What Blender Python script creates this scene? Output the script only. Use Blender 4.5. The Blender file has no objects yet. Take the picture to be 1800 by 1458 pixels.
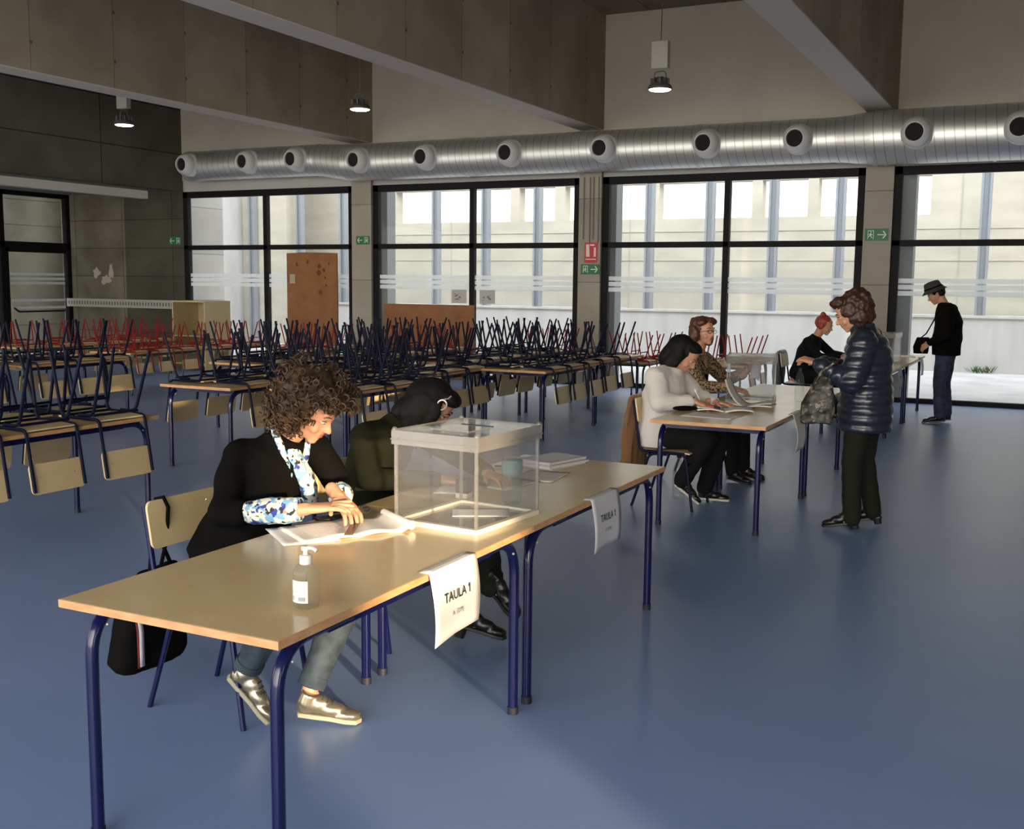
import bpy, bmesh, math, random
from mathutils import Vector, Matrix, noise
PI = math.pi
V = Vector
random.seed(7)
SC = bpy.context.scene
COL = SC.collection

# ------------------------------------------------------------------ camera
FPX, YAW, PITCH, ROLL, CAMH = 1917.4, 0.46221, 0.12114, 0.010, 1.70
_f = V((-math.sin(YAW)*math.cos(PITCH), math.cos(YAW)*math.cos(PITCH), -math.sin(PITCH)))
_r = V((math.cos(YAW), math.sin(YAW), 0)); _u = _r.cross(_f)
_r2 = math.cos(ROLL)*_r + math.sin(ROLL)*_u
_u2 = -math.sin(ROLL)*_r + math.cos(ROLL)*_u
cam_d = bpy.data.cameras.new('camera'); cam_d.sensor_width = 36; cam_d.sensor_fit = 'HORIZONTAL'
cam_d.lens = 36*FPX/1800; cam_d.clip_start = .05; cam_d.clip_end = 300
cam = bpy.data.objects.new('camera', cam_d); COL.objects.link(cam)
M = Matrix((( _r2.x, _u2.x, -_f.x, 0), (_r2.y, _u2.y, -_f.y, 0), (_r2.z, _u2.z, -_f.z, CAMH), (0, 0, 0, 1)))
cam.matrix_world = M
SC.camera = cam

# ------------------------------------------------------------------ world, sun, exposure
SC.view_settings.view_transform = 'Standard'; SC.view_settings.look = 'None'
SC.view_settings.gamma = 1; SC.view_settings.use_curve_mapping = False
SC.view_settings.exposure = 0.0
try:
    SC.cycles.use_denoising = True
    SC.cycles.max_bounces = 7; SC.cycles.diffuse_bounces = 4; SC.cycles.glossy_bounces = 3
    SC.cycles.transparent_max_bounces = 24; SC.cycles.transmission_bounces = 4
    SC.cycles.caustics_reflective = False; SC.cycles.caustics_refractive = False
    SC.cycles.sample_clamp_indirect = 4
except Exception: pass
world = bpy.data.worlds.new('world'); SC.world = world; world.use_nodes = True
wn = world.node_tree; bg = wn.nodes['Background']
WORLD_STRENGTH = 2.6
geo = wn.nodes.new('ShaderNodeTexCoord'); sep = wn.nodes.new('ShaderNodeSeparateXYZ')
ramp = wn.nodes.new('ShaderNodeValToRGB')
ramp.color_ramp.elements[0].position = .0; ramp.color_ramp.elements[0].color = (1.0, .93, .80, 1)
ramp.color_ramp.elements[1].position = .55; ramp.color_ramp.elements[1].color = (.93, .96, 1.0, 1)
wn.links.new(geo.outputs['Generated'], sep.inputs[0]); wn.links.new(sep.outputs['Z'], ramp.inputs[0])
wn.links.new(ramp.outputs[0], bg.inputs[0])
_gl = wn.nodes.new('ShaderNodeVectorMath'); _gl.operation = 'DOT_PRODUCT'; _gl.inputs[1].default_value = (.45, -.89, .1)   # the low sun's side of the sky is the brighter one
wn.links.new(geo.outputs['Generated'], _gl.inputs[0])
_mx = wn.nodes.new('ShaderNodeMath'); _mx.operation = 'MAXIMUM'; _mx.inputs[1].default_value = 0; wn.links.new(_gl.outputs['Value'], _mx.inputs[0])
_ma = wn.nodes.new('ShaderNodeMath'); _ma.operation = 'MULTIPLY_ADD'; _ma.inputs[1].default_value = 8.6; _ma.inputs[2].default_value = WORLD_STRENGTH
wn.links.new(_mx.outputs[0], _ma.inputs[0]); wn.links.new(_ma.outputs[0], bg.inputs[1])
SUN_EL = math.radians(5.5)
sd = bpy.data.lights.new('sun', 'SUN'); sd.energy = 11.0; sd.color = (1.0, .76, .48); sd.angle = math.radians(1.4)
sun = bpy.data.objects.new('sun', sd); COL.objects.link(sun)
trav = V((-.80*math.cos(SUN_EL), .60*math.cos(SUN_EL), -math.sin(SUN_EL)))
sun.rotation_euler = trav.to_track_quat('-Z', 'Y').to_euler(); sun.location = (8, -6, 4)

def portal(name, loc, size, normal):
    d = bpy.data.lights.new(name, 'AREA'); d.shape = 'RECTANGLE'; d.size, d.size_y = size
    try: d.cycles.is_portal = True
    except Exception: pass
    o = bpy.data.objects.new(name, d); COL.objects.link(o); o.location = loc
    o.rotation_euler = V(normal).to_track_quat('-Z', 'Z').to_euler()
    return o

# ------------------------------------------------------------------ materials
MATS = {}
def principled(name, color, rough=.5, metal=0, spec=.5, coat=0, sheen=0):
    m = bpy.data.materials.new(name); m.use_nodes = True
    b = m.node_tree.nodes['Principled BSDF']
    b.inputs['Base Color'].default_value = (*color, 1); b.inputs['Roughness'].default_value = rough
    b.inputs['Metallic'].default_value = metal; b.inputs['Specular IOR Level'].default_value = spec
    if coat: b.inputs['Coat Weight'].default_value = coat
    if sheen: b.inputs['Sheen Weight'].default_value = sheen
    MATS[name] = m
    return m
def nodes(m): return m.node_tree.nodes, m.node_tree.links, m.node_tree.nodes['Principled BSDF']
def add_noise(m, c1, c2, scale=5, detail=4, bump=0, bscale=None, rough_var=0, stretch=None, lo=.35, hi=.65):
    n, l, b = nodes(m)
    tc = n.new('ShaderNodeTexCoord'); mp = n.new('ShaderNodeMapping')
    if stretch: mp.inputs['Scale'].default_value = stretch
    l.new(tc.outputs['Object'], mp.inputs[0])
    t = n.new('ShaderNodeTexNoise'); t.inputs['Scale'].default_value = scale; t.inputs['Detail'].default_value = detail
    l.new(mp.outputs[0], t.inputs[0])
    r = n.new('ShaderNodeValToRGB'); r.color_ramp.elements[0].position = lo; r.color_ramp.elements[1].position = hi
    r.color_ramp.elements[0].color = (*c1, 1); r.color_ramp.elements[1].color = (*c2, 1)
    l.new(t.outputs['Fac'], r.inputs[0]); l.new(r.outputs[0], b.inputs['Base Color'])
    if bump:
        t2 = n.new('ShaderNodeTexNoise'); t2.inputs['Scale'].default_value = bscale or scale*6; t2.inputs['Detail'].default_value = 5
        l.new(mp.outputs[0], t2.inputs[0])
        bp = n.new('ShaderNodeBump'); bp.inputs['Strength'].default_value = bump; bp.inputs['Distance'].default_value = .01
        l.new(t2.outputs['Fac'], bp.inputs['Height']); l.new(bp.outputs[0], b.inputs['Normal'])
    return r
def math_node(n, l, op, a, b=None, c=None):
    q = n.new('ShaderNodeMath'); q.operation = op
    for i, v in enumerate((a, b, c)):
        if v is None: continue
        if isinstance(v, (int, float)): q.inputs[i].default_value = v
        else: l.new(v, q.inputs[i])
    return q.outputs[0]
def concrete(name, c1, c2, ax, pu, pv, ou=0, ov=0, line=.012, dots=True, dark=.55, scale=1.3):
    """board-formed concrete: mottling, panel joints every pu along axis ax and pv in height, tie holes"""
    m = principled(name, c1, .82, spec=.25); n, l, b = nodes(m)
    r = add_noise(m, c1, c2, scale, 6, bump=.25, bscale=14, lo=.3, hi=.7)
    tc = n.new('ShaderNodeTexCoord'); sp = n.new('ShaderNodeSeparateXYZ'); l.new(tc.outputs['Object'], sp.inputs[0])
    U = sp.outputs['XYZ'.index(ax)]; Z = sp.outputs[2]
    u = math_node(n, l, 'FRACT', math_node(n, l, 'DIVIDE', math_node(n, l, 'ADD', U, 100*pu-ou), pu))
    v = math_node(n, l, 'FRACT', math_node(n, l, 'DIVIDE', math_node(n, l, 'ADD', Z, 100*pv-ov), pv))
    lu = math_node(n, l, 'LESS_THAN', u, line/pu); lv = math_node(n, l, 'LESS_THAN', v, line/pv)
    fac = math_node(n, l, 'MAXIMUM', lu, lv)
    # each panel its own tone
    cu = math_node(n, l, 'FLOOR', math_node(n, l, 'DIVIDE', math_node(n, l, 'ADD', U, 100*pu-ou), pu))
    cv = math_node(n, l, 'FLOOR', math_node(n, l, 'DIVIDE', math_node(n, l, 'ADD', Z, 100*pv-ov), pv))
    cb = n.new('ShaderNodeCombineXYZ'); l.new(cu, cb.inputs[0]); l.new(cv, cb.inputs[1])
    wn_ = n.new('ShaderNodeTexWhiteNoise'); l.new(cb.outputs[0], wn_.inputs[0])
    tone = math_node(n, l, 'MULTIPLY_ADD', wn_.outputs['Value'], .22, .88)
    if dots:
        du = math_node(n, l, 'MULTIPLY', math_node(n, l, 'ABSOLUTE', math_node(n, l, 'SUBTRACT', u, .02)), pu)
        vv = math_node(n, l, 'FRACT', math_node(n, l, 'DIVIDE', math_node(n, l, 'ADD', Z, 100-.02), .62))
        dv = math_node(n, l, 'MULTIPLY', math_node(n, l, 'ABSOLUTE', math_node(n, l, 'SUBTRACT', vv, .5)), .62)
        d2 = math_node(n, l, 'ADD', math_node(n, l, 'MULTIPLY', du, du), math_node(n, l, 'MULTIPLY', dv, dv))
        fac = math_node(n, l, 'MAXIMUM', math_node(n, l, 'MULTIPLY', fac, .6), math_node(n, l, 'LESS_THAN', d2, .00045))
    k = math_node(n, l, 'MULTIPLY', tone, math_node(n, l, 'SUBTRACT', 1.0, math_node(n, l, 'MULTIPLY', fac, dark)))
    mx = n.new('ShaderNodeVectorMath'); mx.operation = 'SCALE'
    l.new(r.outputs[0], mx.inputs[0]); l.new(k, mx.inputs['Scale']); l.new(mx.outputs[0], b.inputs['Base Color'])
    return m
def glassy(name, tint=(1, 1, 1), gloss=.10, haze=0, hazecol=(.9, .9, .9), rough=.02):
    m = bpy.data.materials.new(name); m.use_nodes = True; n = m.node_tree.nodes; l = m.node_tree.links; n.clear()
    out = n.new('ShaderNodeOutputMaterial'); tr = n.new('ShaderNodeBsdfTransparent'); tr.inputs[0].default_value = (*tint, 1)
    gl = n.new('ShaderNodeBsdfGlossy'); gl.inputs['Roughness'].default_value = rough
    fr = n.new('ShaderNodeLayerWeight'); fr.inputs['Blend'].default_value = .35
    mul = n.new('ShaderNodeMath'); mul.operation = 'MULTIPLY_ADD'; mul.inputs[1].default_value = .55; mul.inputs[2].default_value = gloss
    l.new(fr.outputs['Facing'], mul.inputs[0])
    pw = n.new('ShaderNodeMath'); pw.operation = 'POWER'; pw.inputs[1].default_value = 2.2; l.new(mul.outputs[0], pw.inputs[0])
    mix = n.new('ShaderNodeMixShader'); l.new(pw.outputs[0], mix.inputs[0]); l.new(tr.outputs[0], mix.inputs[1]); l.new(gl.outputs[0], mix.inputs[2])
    last = mix
    if haze:
        df = n.new('ShaderNodeBsdfDiffuse'); df.inputs[0].default_value = (*hazecol, 1)
        tl = n.new('ShaderNodeBsdfTranslucent'); tl.inputs[0].default_value = (*hazecol, 1)
        ad = n.new('ShaderNodeMixShader'); ad.inputs[0].default_value = .5; l.new(df.outputs[0], ad.inputs[1]); l.new(tl.outputs[0], ad.inputs[2])
        m2 = n.new('ShaderNodeMixShader'); m2.inputs[0].default_value = haze
        l.new(mix.outputs[0], m2.inputs[1]); l.new(ad.outputs[0], m2.inputs[2]); last = m2
    l.new(last.outputs[0], out.inputs[0]); MATS[name] = m
    return m

# setting
m_floor = principled('floor_vinyl', (.16, .26, .52), .32, spec=.5)
rf = add_noise(m_floor, (.165, .245, .455), (.195, .28, .50), 1.1, 7, lo=.3, hi=.7)
_n, _l, _b = nodes(m_floor)
_t = _n.new('ShaderNodeTexNoise'); _t.inputs['Scale'].default_value = 2.2; _t.inputs['Detail'].default_value = 6
_tc = _n.new('ShaderNodeTexCoord'); _l.new(_tc.outputs['Object'], _t.inputs[0])
_l.new(math_node(_n, _l, 'MULTIPLY_ADD', _t.outputs['Fac'], .06, .32), _b.inputs['Roughness'])
m_beam = concrete('beam_concrete', (.265, .222, .165), (.36, .315, .25), 'Y', 1.3, 3.0, .35, 4.155-.02, line=.014, dark=.6)
m_col = concrete('column_concrete', (.30, .265, .22), (.36, .33, .29), 'X', 3.1, 1.35, 0, .35, dots=False)
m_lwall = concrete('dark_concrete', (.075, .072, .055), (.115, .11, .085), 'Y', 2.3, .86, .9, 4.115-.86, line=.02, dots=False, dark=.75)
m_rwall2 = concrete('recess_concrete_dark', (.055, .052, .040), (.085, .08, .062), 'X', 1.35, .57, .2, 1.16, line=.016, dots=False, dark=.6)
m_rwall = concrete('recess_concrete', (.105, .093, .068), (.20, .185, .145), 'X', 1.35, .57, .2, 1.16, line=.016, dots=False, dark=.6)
m_paint = principled('wall_paint', (.50, .465, .42), .85); add_noise(m_paint, (.38, .35, .31), (.41, .38, .335), 1.5)
m_strip = principled('lintel_paint', (.42, .42, .40), .8)
m_ceil = concrete('ceiling_concrete', (.19, .165, .125), (.26, .23, .18), 'X', 1.2, 9, 0, 0, line=.02, dots=False)
m_white_edge = principled('white_edge', (.50, .48, .46), .6)
m_frame = principled('frame_black', (.008, .007, .008), .6, spec=.15)
m_glass = glassy('window_glass', (.97, .98, .98), .02, haze=.012)
m_frost = glassy('frosted_band', (.9, .92, .93), .02, haze=.55, hazecol=(.85, .87, .88))
m_out = principled('courtyard_concrete', (.36, .35, .31), .9, spec=.2); add_noise(m_out, (.385, .362, .30), (.455, .428, .357), .8, 6, stretch=(1, 1, 3))
m_outw = principled('white_parapet', (.68, .67, .655), .9, spec=.2)
r_ = add_noise(m_outw, (.385, .376, .358), (.455, .445, .43), 1.6, 7, stretch=(2.5, 1, .35), lo=.3, hi=.62)
m_outg = principled('courtyard_ground', (.56, .56, .55), .9, spec=.2); add_noise(m_outg, (.37, .37, .375), (.46, .46, .455), 1.4, 7)
m_post = principled('galvanised_post', (.24, .26, .29), .6, .3)
m_fin = principled('facade_fin', (.22, .24, .25), .6, .2)
m_duct = principled('galvanised_duct', (.62, .63, .62), .42, .85)
_n, _l, _b = nodes(m_duct)
_tc = _n.new('ShaderNodeTexCoord'); _sp = _n.new('ShaderNodeSeparateXYZ'); _l.new(_tc.outputs['Object'], _sp.inputs[0])
_fr = math_node(_n, _l, 'FRACT', math_node(_n, _l, 'DIVIDE', math_node(_n, _l, 'ADD', math_node(_n, _l, 'ADD', _sp.outputs[0], math_node(_n, _l, 'MULTIPLY', _sp.outputs[2], .10)), 100), .13))
_h = math_node(_n, _l, 'LESS_THAN', _fr, .09)
_mxs = _n.new('ShaderNodeMix'); _mxs.data_type = 'RGBA'; _mxs.inputs['A'].default_value = (.64, .65, .64, 1); _mxs.inputs['B'].default_value = (.40, .40, .39, 1); _l.new(_h, _mxs.inputs['Factor']); _l.new(_mxs.outputs['Result'], _b.inputs['Base Color'])
_bp = _n.new('ShaderNodeBump'); _bp.inputs['Strength'].default_value = .5; _bp.inputs['Distance'].default_value = .01
_nt = _n.new('ShaderNodeTexNoise'); _nt.inputs['Scale'].default_value = 5; _l.new(_tc.outputs['Object'], _nt.inputs[0])
_l.new(math_node(_n, _l, 'ADD', _h, math_node(_n, _l, 'MULTIPLY', _nt.outputs['Fac'], .5)), _bp.inputs['Height']); _l.new(_bp.outputs[0], _b.inputs['Normal'])
m_nozzle = principled('nozzle_white', (.62, .62, .62), .4)
m_hole = principled('dark_inside', (.006, .006, .006), .9)
m_emit = bpy.data.materials.new('lamp_glow'); m_emit.use_nodes = True
_e = m_emit.node_tree.nodes['Principled BSDF']; _e.inputs['Emission Color'].default_value = (1, .93, .8, 1); _e.inputs['Emission Strength'].default_value = 14
m_lampg = principled('lamp_grey', (.10, .095, .085), .5, .4)
m_lampbox = principled('lamp_ballast', (.34, .33, .29), .6)
m_green = principled('sign_green', (.0, .13, .04), .5); m_signw = principled('sign_white', (.62, .72, .62), .5)
m_red = principled('sign_red', (.42, .02, .02), .5); m_signr = principled('sign_pale', (.75, .55, .52), .5)
m_cork = principled('brown_board', (.33, .15, .06), .85); add_noise(m_cork, (.23, .098, .038), (.29, .13, .052), 3, 6)
m_ply = principled('plywood', (.50, .40, .22), .7); add_noise(m_ply, (.46, .36, .19), (.55, .45, .26), 2, 5, stretch=(1, 1, .3))
m_bench = principled('tray_grey', (.36, .35, .32), .6)
# furniture
m_blue = principled('blue_paint', (.004, .005, .048), .16, spec=.45)
m_navy = principled('navy_paint', (.004, .006, .022), .45, spec=.12)
m_redp = principled('red_paint', (.22, .008, .009), .5, spec=.2)
m_grn = principled('green_paint', (.02, .07, .045), .35)
m_lam = principled('beige_laminate', (.52, .415, .25), .20, spec=.55); add_noise(m_lam, (.66, .50, .27), (.71, .55, .31), 2.5, 5)
m_edge = principled('beech_edging', (.55, .30, .13), .5); add_noise(m_edge, (.50, .26, .11), (.60, .34, .16), 12, 4, stretch=(1, 1, 4))
m_wood = principled('seat_plywood', (.56, .42, .22), .38, spec=.45); add_noise(m_wood, (.62, .46, .235), (.70, .54, .30), 3, 6, stretch=(1, 4, 1))
m_cap = principled('rubber_cap', (.01, .01, .02), .6)
m_screw = principled('bright_screw', (.7, .7, .68), .3, .9)
m_paper = principled('paper', (.80, .77, .73), .8, spec=.2)
m_paper2 = principled('paper_grey', (.55, .54, .56), .8, spec=.2)
m_ink = principled('ink', (.03, .03, .03), .8)
m_inkg = principled('ink_grey', (.25, .24, .22), .8)
m_acr = glassy('clear_acrylic', (.95, .955, .96), .10, haze=.05, hazecol=(.8, .78, .75))
m_acre = glassy('acrylic_edge', (.86, .85, .82), .34, haze=.24, hazecol=(.70, .67, .62))
m_boxbase = principled('box_base', (.72, .66, .54), .5)
m_pet = glassy('clear_plastic', (.86, .90, .90), .16, haze=.06)
m_gel = glassy('sanitiser_gel', (.95, .97, .955), .09, haze=.05, hazecol=(.6, .7, .68))
m_pump = principled('pump_white', (.82, .78, .66), .4)
m_label = principled('bottle_label', (.62, .64, .62), .5)
m_teal = principled('teal_label', (.16, .30, .32), .5)
# ------------------------------------------------------------------ mesh helpers
def B(): return bmesh.new()
def box(bm, x0, x1, y0, y1, z0, z1, mat=None):
    vs = [V((x, y, z)) for x in (x0, x1) for y in (y0, y1) for z in (z0, z1)]
    if mat is not None: vs = [mat @ v for v in vs]
    v = [bm.verts.new(p) for p in vs]
    for q in ((0, 1, 3, 2), (4, 6, 7, 5), (0, 4, 5, 1), (2, 3, 7, 6), (0, 2, 6, 4), (1, 5, 7, 3)):
        bm.faces.new([v[i] for i in q])
    return v
def frame_of(d):
    d = V(d).normalized(); a = V((0, 0, 1)) if abs(d.z) < .9 else V((1, 0, 0))
    s = d.cross(a).normalized(); return s, s.cross(d).normalized(), d
def ring(bm, c, a, b, n):
    return [bm.verts.new(c + a*math.cos(2*PI*i/n) + b*math.sin(2*PI*i/n)) for i in range(n)]
def bridge(bm, r0, r1):
    n = len(r0)
    for i in range(n): bm.faces.new((r0[i], r0[(i+1) % n], r1[(i+1) % n], r1[i]))
def tube(bm, pts, r, n=10, cap=True):
    pts = [V(p) for p in pts]; rs = r if isinstance(r, (list, tuple)) else [r]*len(pts)
    prev = None; rings = []
    s = None
    for i, p in enumerate(pts):
        d = (pts[min(i+1, len(pts)-1)] - pts[max(i-1, 0)]).normalized()
        if s is None: s = frame_of(d)[0]
        s = (s - d*s.dot(d)); s = s.normalized() if s.length > 1e-6 else frame_of(d)[0]
        t = d.cross(s).normalized()
        rings.append(ring(bm, p, s*rs[i], t*rs[i], n))
    for a, b in zip(rings, rings[1:]): bridge(bm, a, b)
    if cap:
        bm.faces.new(list(reversed(rings[0]))); bm.faces.new(rings[-1])
def bend(pts, rad, seg=6):
    """round the corners of a polyline"""
    pts = [V(p) for p in pts]; out = [pts[0]]
    for a, b, c in zip(pts, pts[1:], pts[2:]):
        u = (a-b).normalized(); w = (c-b).normalized(); r = min(rad, (a-b).length*.49, (c-b).length*.49)
        p0 = b+u*r; p1 = b+w*r
        for i in range(seg+1):
            t = i/seg; out.append(p0*(1-t)**2 + b*2*t*(1-t) + p1*t*t)
    out.append(pts[-1]); return out
def loft(bm, secs, n=24, power=1.0):
    """secs: (centre, a, b) half-axis vectors"""
    rings = []
    for c, a, b in secs:
        c, a, b = V(c), V(a), V(b); vs = []
        for i in range(n):
            t = 2*PI*i/n; ct, st = math.cos(t), math.sin(t)
            vs.append(bm.verts.new(c + a*math.copysign(abs(ct)**power, ct) + b*math.copysign(abs(st)**power, st)))
        rings.append(vs)
    for a, b in zip(rings, rings[1:]): bridge(bm, a, b)
    bm.faces.new(list(reversed(rings[0]))); bm.faces.new(rings[-1])
def ball(bm, c, r, rot=None, sub=2):
    r = (r, r, r) if isinstance(r, (int, float)) else r
    m = Matrix.Translation(V(c)) @ (rot.to_4x4() if rot is not None else Matrix.Identity(4)) @ Matrix.Diagonal((*r, 1))
    bmesh.ops.create_icosphere(bm, subdivisions=sub, radius=1, matrix=m)
def chain(bm, pr, n=12, sub=2):
    """capsules through (point, radius) pairs"""
    for (p, r) in pr: ball(bm, p, r, sub=sub)
    for (p, r), (q, s) in zip(pr, pr[1:]):
        if (V(p)-V(q)).length > 1e-4: tube(bm, [p, q], [r, s], n)
def lathe(bm, prof, c=(0, 0, 0), n=20, axis=(0, 0, 1)):
    s, t, d = frame_of(axis); c = V(c); rings = []
    for r, z in prof: rings.append(ring(bm, c+d*z, s*max(r, 1e-4), t*max(r, 1e-4), n))
    for a, b in zip(rings, rings[1:]): bridge(bm, a, b)
    bm.faces.new(list(reversed(rings[0]))); bm.faces.new(rings[-1])
def prism(bm, pts, z0, z1, mat=None):
    """2-D outline extruded along z"""
    a = [V((x, y, z0)) for x, y in pts]; b = [V((x, y, z1)) for x, y in pts]
    if mat is not None: a = [mat@v for v in a]; b = [mat@v for v in b]
    a = [bm.verts.new(v) for v in a]; b = [bm.verts.new(v) for v in b]
    bm.faces.new(list(reversed(a))); bm.faces.new(b); bridge(bm, a, b)
def rrect(w, h, r, seg=5, cx=0, cy=0):
    out = []
    for sx, sy, a0 in ((1, 1, 0), (-1, 1, 90), (-1, -1, 180), (1, -1, 270)):
        for i in range(seg+1):
            a = math.radians(a0+90*i/seg)
            out.append((cx+sx*(w/2-r)+r*math.cos(a), cy+sy*(h/2-r)+r*math.sin(a)))
    return out
def obj(name, bm, mat, parent=None, smooth=True, bevel=0, label=None, flip=True, ang=40):
    if isinstance(bm, bpy.types.Mesh): me = bm
    else:
        if flip: bmesh.ops.recalc_face_normals(bm, faces=bm.faces)
        me = bpy.data.meshes.new(name); bm.to_mesh(me); bm.free()
    me.name = name
    if not me.materials: me.materials.append(mat)
    if smooth:
        me.polygons.foreach_set('use_smooth', [True]*len(me.polygons))
        try: me.set_sharp_from_angle(angle=math.radians(ang))
        except Exception: pass
    o = bpy.data.objects.new(name, me); COL.objects.link(o)
    if parent: o.parent = parent
    if bevel:
        b = o.modifiers.new('bevel', 'BEVEL'); b.width = bevel; b.segments = 2; b.limit_method = 'ANGLE'
    if label: o['label'] = label
    return o
def tag(o, label, cat, group=None, kind=None):
    if label: o['label'] = label
    if cat: o['category'] = cat
    if group: o['group'] = group
    if kind: o['kind'] = kind
    return o
def thing(name, label, cat, loc=(0, 0, 0), rz=0, group=None):
    o = bpy.data.objects.new(name, None); COL.objects.link(o); o.empty_display_size = .1
    o.location = loc; o.rotation_euler = (0, 0, rz)
    return tag(o, label, cat, group)
def struct(name, bm, mat, parent=None, **k):
    k.setdefault('smooth', False)
    o = obj(name, bm, mat, parent, **k)
    if parent is None: o['kind'] = 'structure'
    return o
def kids(o): return [c for c in bpy.data.objects if c.parent == o]
def copy_tree(o, parent=None, tree=None):
    tree = tree if tree is not None else TREE(o)
    def rec(node, par):
        src, ch = node; c = src.copy(); COL.objects.link(c)
        if par: c.parent = par
        for q in ch: rec(q, c)
        return c
    return rec(tree, parent)
def TREE(o): return (o, [TREE(c) for c in kids(o)])
def sheet(bm, rows):
    """grid surface from rows of points (single sided, solidify later)"""
    g = [[bm.verts.new(V(p)) for p in r] for r in rows]
    for a, b in zip(g, g[1:]):
        for i in range(len(a)-1): bm.faces.new((a[i], a[i+1], b[i+1], b[i]))
def solid(o, t=.0006):
    m = o.modifiers.new('thickness', 'SOLIDIFY'); m.thickness = t; m.offset = 0; return o
def text_mesh(s, size, mat4, font_extrude=.0003):
    c = bpy.data.curves.new('text', 'FONT'); c.body = s; c.size = size; c.extrude = font_extrude
    c.align_x = 'CENTER'; c.align_y = 'CENTER'; c.resolution_u = 2
    o = bpy.data.objects.new('text', c); COL.objects.link(o)
    dg = bpy.context.evaluated_depsgraph_get(); me = bpy.data.meshes.new_from_object(o.evaluated_get(dg))
    bpy.data.objects.remove(o); bpy.data.curves.remove(c)
    me.transform(mat4); me.materials.clear(); return me
def remeshed(bm, voxel, smooth=3, factor=.5):
    """fuse overlapping closed shapes into one continuous skin"""
    bmesh.ops.recalc_face_normals(bm, faces=bm.faces)
    me = bpy.data.meshes.new('tmp'); bm.to_mesh(me); bm.free()
    o = bpy.data.objects.new('tmp', me); COL.objects.link(o)
    r = o.modifiers.new('r', 'REMESH'); r.mode = 'VOXEL'; r.voxel_size = voxel; r.adaptivity = 0
    if smooth:
        s = o.modifiers.new('s', 'SMOOTH'); s.iterations = smooth; s.factor = factor
    dg = bpy.context.evaluated_depsgraph_get(); out = bpy.data.meshes.new_from_object(o.evaluated_get(dg))
    bpy.data.objects.remove(o); bpy.data.meshes.remove(me)
    b = B(); b.from_mesh(out); bpy.data.meshes.remove(out); return b
def wrinkle(bm, amp, scale, seed=0, stretch=(1, 1, 1), z_lo=None):
    bm.normal_update(); off = V((seed*13.7, seed*5.1, seed*9.3))
    for v in bm.verts:
        p = V((v.co.x*stretch[0], v.co.y*stretch[1], v.co.z*stretch[2]))*scale + off
        k = noise.noise(p) + .5*noise.noise(p*2.1)
        v.co += v.normal*amp*k

# ------------------------------------------------------------------ the hall
XL, XR, YB, YW = -15.69, 5.0, -6.0, 16.75      # left fascia, right wall, back wall, window wall
HEAD, CEIL, BEAMZ = 3.40, 5.93, 4.155
bm = B(); box(bm, -19.0, XR+.25, YB-.25, YW+.12, -.15, 0); struct('floor', bm, m_floor)
bm = B(); box(bm, -19.4, XR+.4, YB-.4, YW+.3, CEIL, CEIL+1.4); struct('ceiling', bm, m_ceil)  # slab thickened upward to keep the sun off the far courtyard wall
COLS = [(-11.613, -11.193), (-7.13, -6.741), (-2.627, -2.234), (1.86, 2.25)]
BAYS = [(-15.69, -11.613), (-11.193, -7.13), (-6.741, -2.627), (-2.234, 1.86)]
# window wall: upper painted wall, strip above the heads, columns
bm = B(); box(bm, XL, XR, YW, YW+.22, 3.62, CEIL); box(bm, 2.25, XR, YW, YW+.22, 0, 3.62)
w = struct('wall_window_side', bm, m_paint)
bm = B(); box(bm, XL, 2.25, YW+.02, YW+.22, HEAD, 3.62); struct('lintel', bm, m_strip, w)
for i, (a, b) in enumerate(COLS):
    bm = B(); box(bm, a, b, YW-.06, YW+.24, 0, 3.66); struct('column', bm, m_col, w)
# right wall with unseen slit openings, added and shaped to cast the evening sun patches
def wall_with_holes(bm, fixed, t, u0, u1, z0, z1, holes, axis):
    """wall in plane axis=fixed..fixed+t, holes (ua,ub,za,zb)"""
    us = sorted({u0, u1, *[h[0] for h in holes], *[h[1] for h in holes]})
    zs = sorted({z0, z1, *[h[2] for h in holes], *[h[3] for h in holes]})
    for a, b in zip(us, us[1:]):
        for c, d in zip(zs, zs[1:]):
            m = ((a+b)/2, (c+d)/2)
            if any(h[0] < m[0] < h[1] and h[2] < m[1] < h[3] for h in holes): continue
            if axis == 'x': box(bm, fixed, fixed+t, a, b, c, d)
            else: box(bm, a, b, fixed, fixed+t, c, d)
RH = [(-2.62, -1.42, 1.46, 2.06), (-2.62, -1.42, .0, 1.38), (.86, 1.46, .9, 2.1)]
bm = B(); wall_with_holes(bm, XR, .25, YB, YW, 0, CEIL, RH, 'x'); struct('wall_right', bm, m_paint)
BH = [(-14.5, -9.8, .3, 5.4), (-9.0, -4.3, .3, 5.4), (-3.6, 4.4, .3, 5.4)]  # unseen windows, added and enlarged to fill the hall with light from behind
bm = B(); wall_with_holes(bm, YB-.25, .25, -19.0, XR+.25, 0, CEIL, BH, 'y'); struct('wall_back', bm, m_paint)
def pane_set(parent, name, x0, x1, y0, y1, z0, z1, mat):
    bm = B(); box(bm, x0, x1, y0, y1, z0, z1); return obj(name, bm, mat, parent, smooth=False)
n_win = 5
for (a, b, c, d) in BH:
    w = thing('window_%d' % n_win, None, None, ((a+b)/2, YB-.12, c)); w['kind'] = 'structure'; n_win += 1
    bm = B(); O = w.location
    for xa, xb, za, zb in ((a, b, c, c+.06), (a, b, d-.06, d), (a, a+.06, c, d), (b-.06, b, c, d), ((a+b)/2-.03, (a+b)/2+.03, c, d)):
        box(bm, xa-O.x, xb-O.x, -.04, .04, za-O.z, zb-O.z)
    obj('window_frame', bm, m_frame, w, smooth=False)
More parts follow.
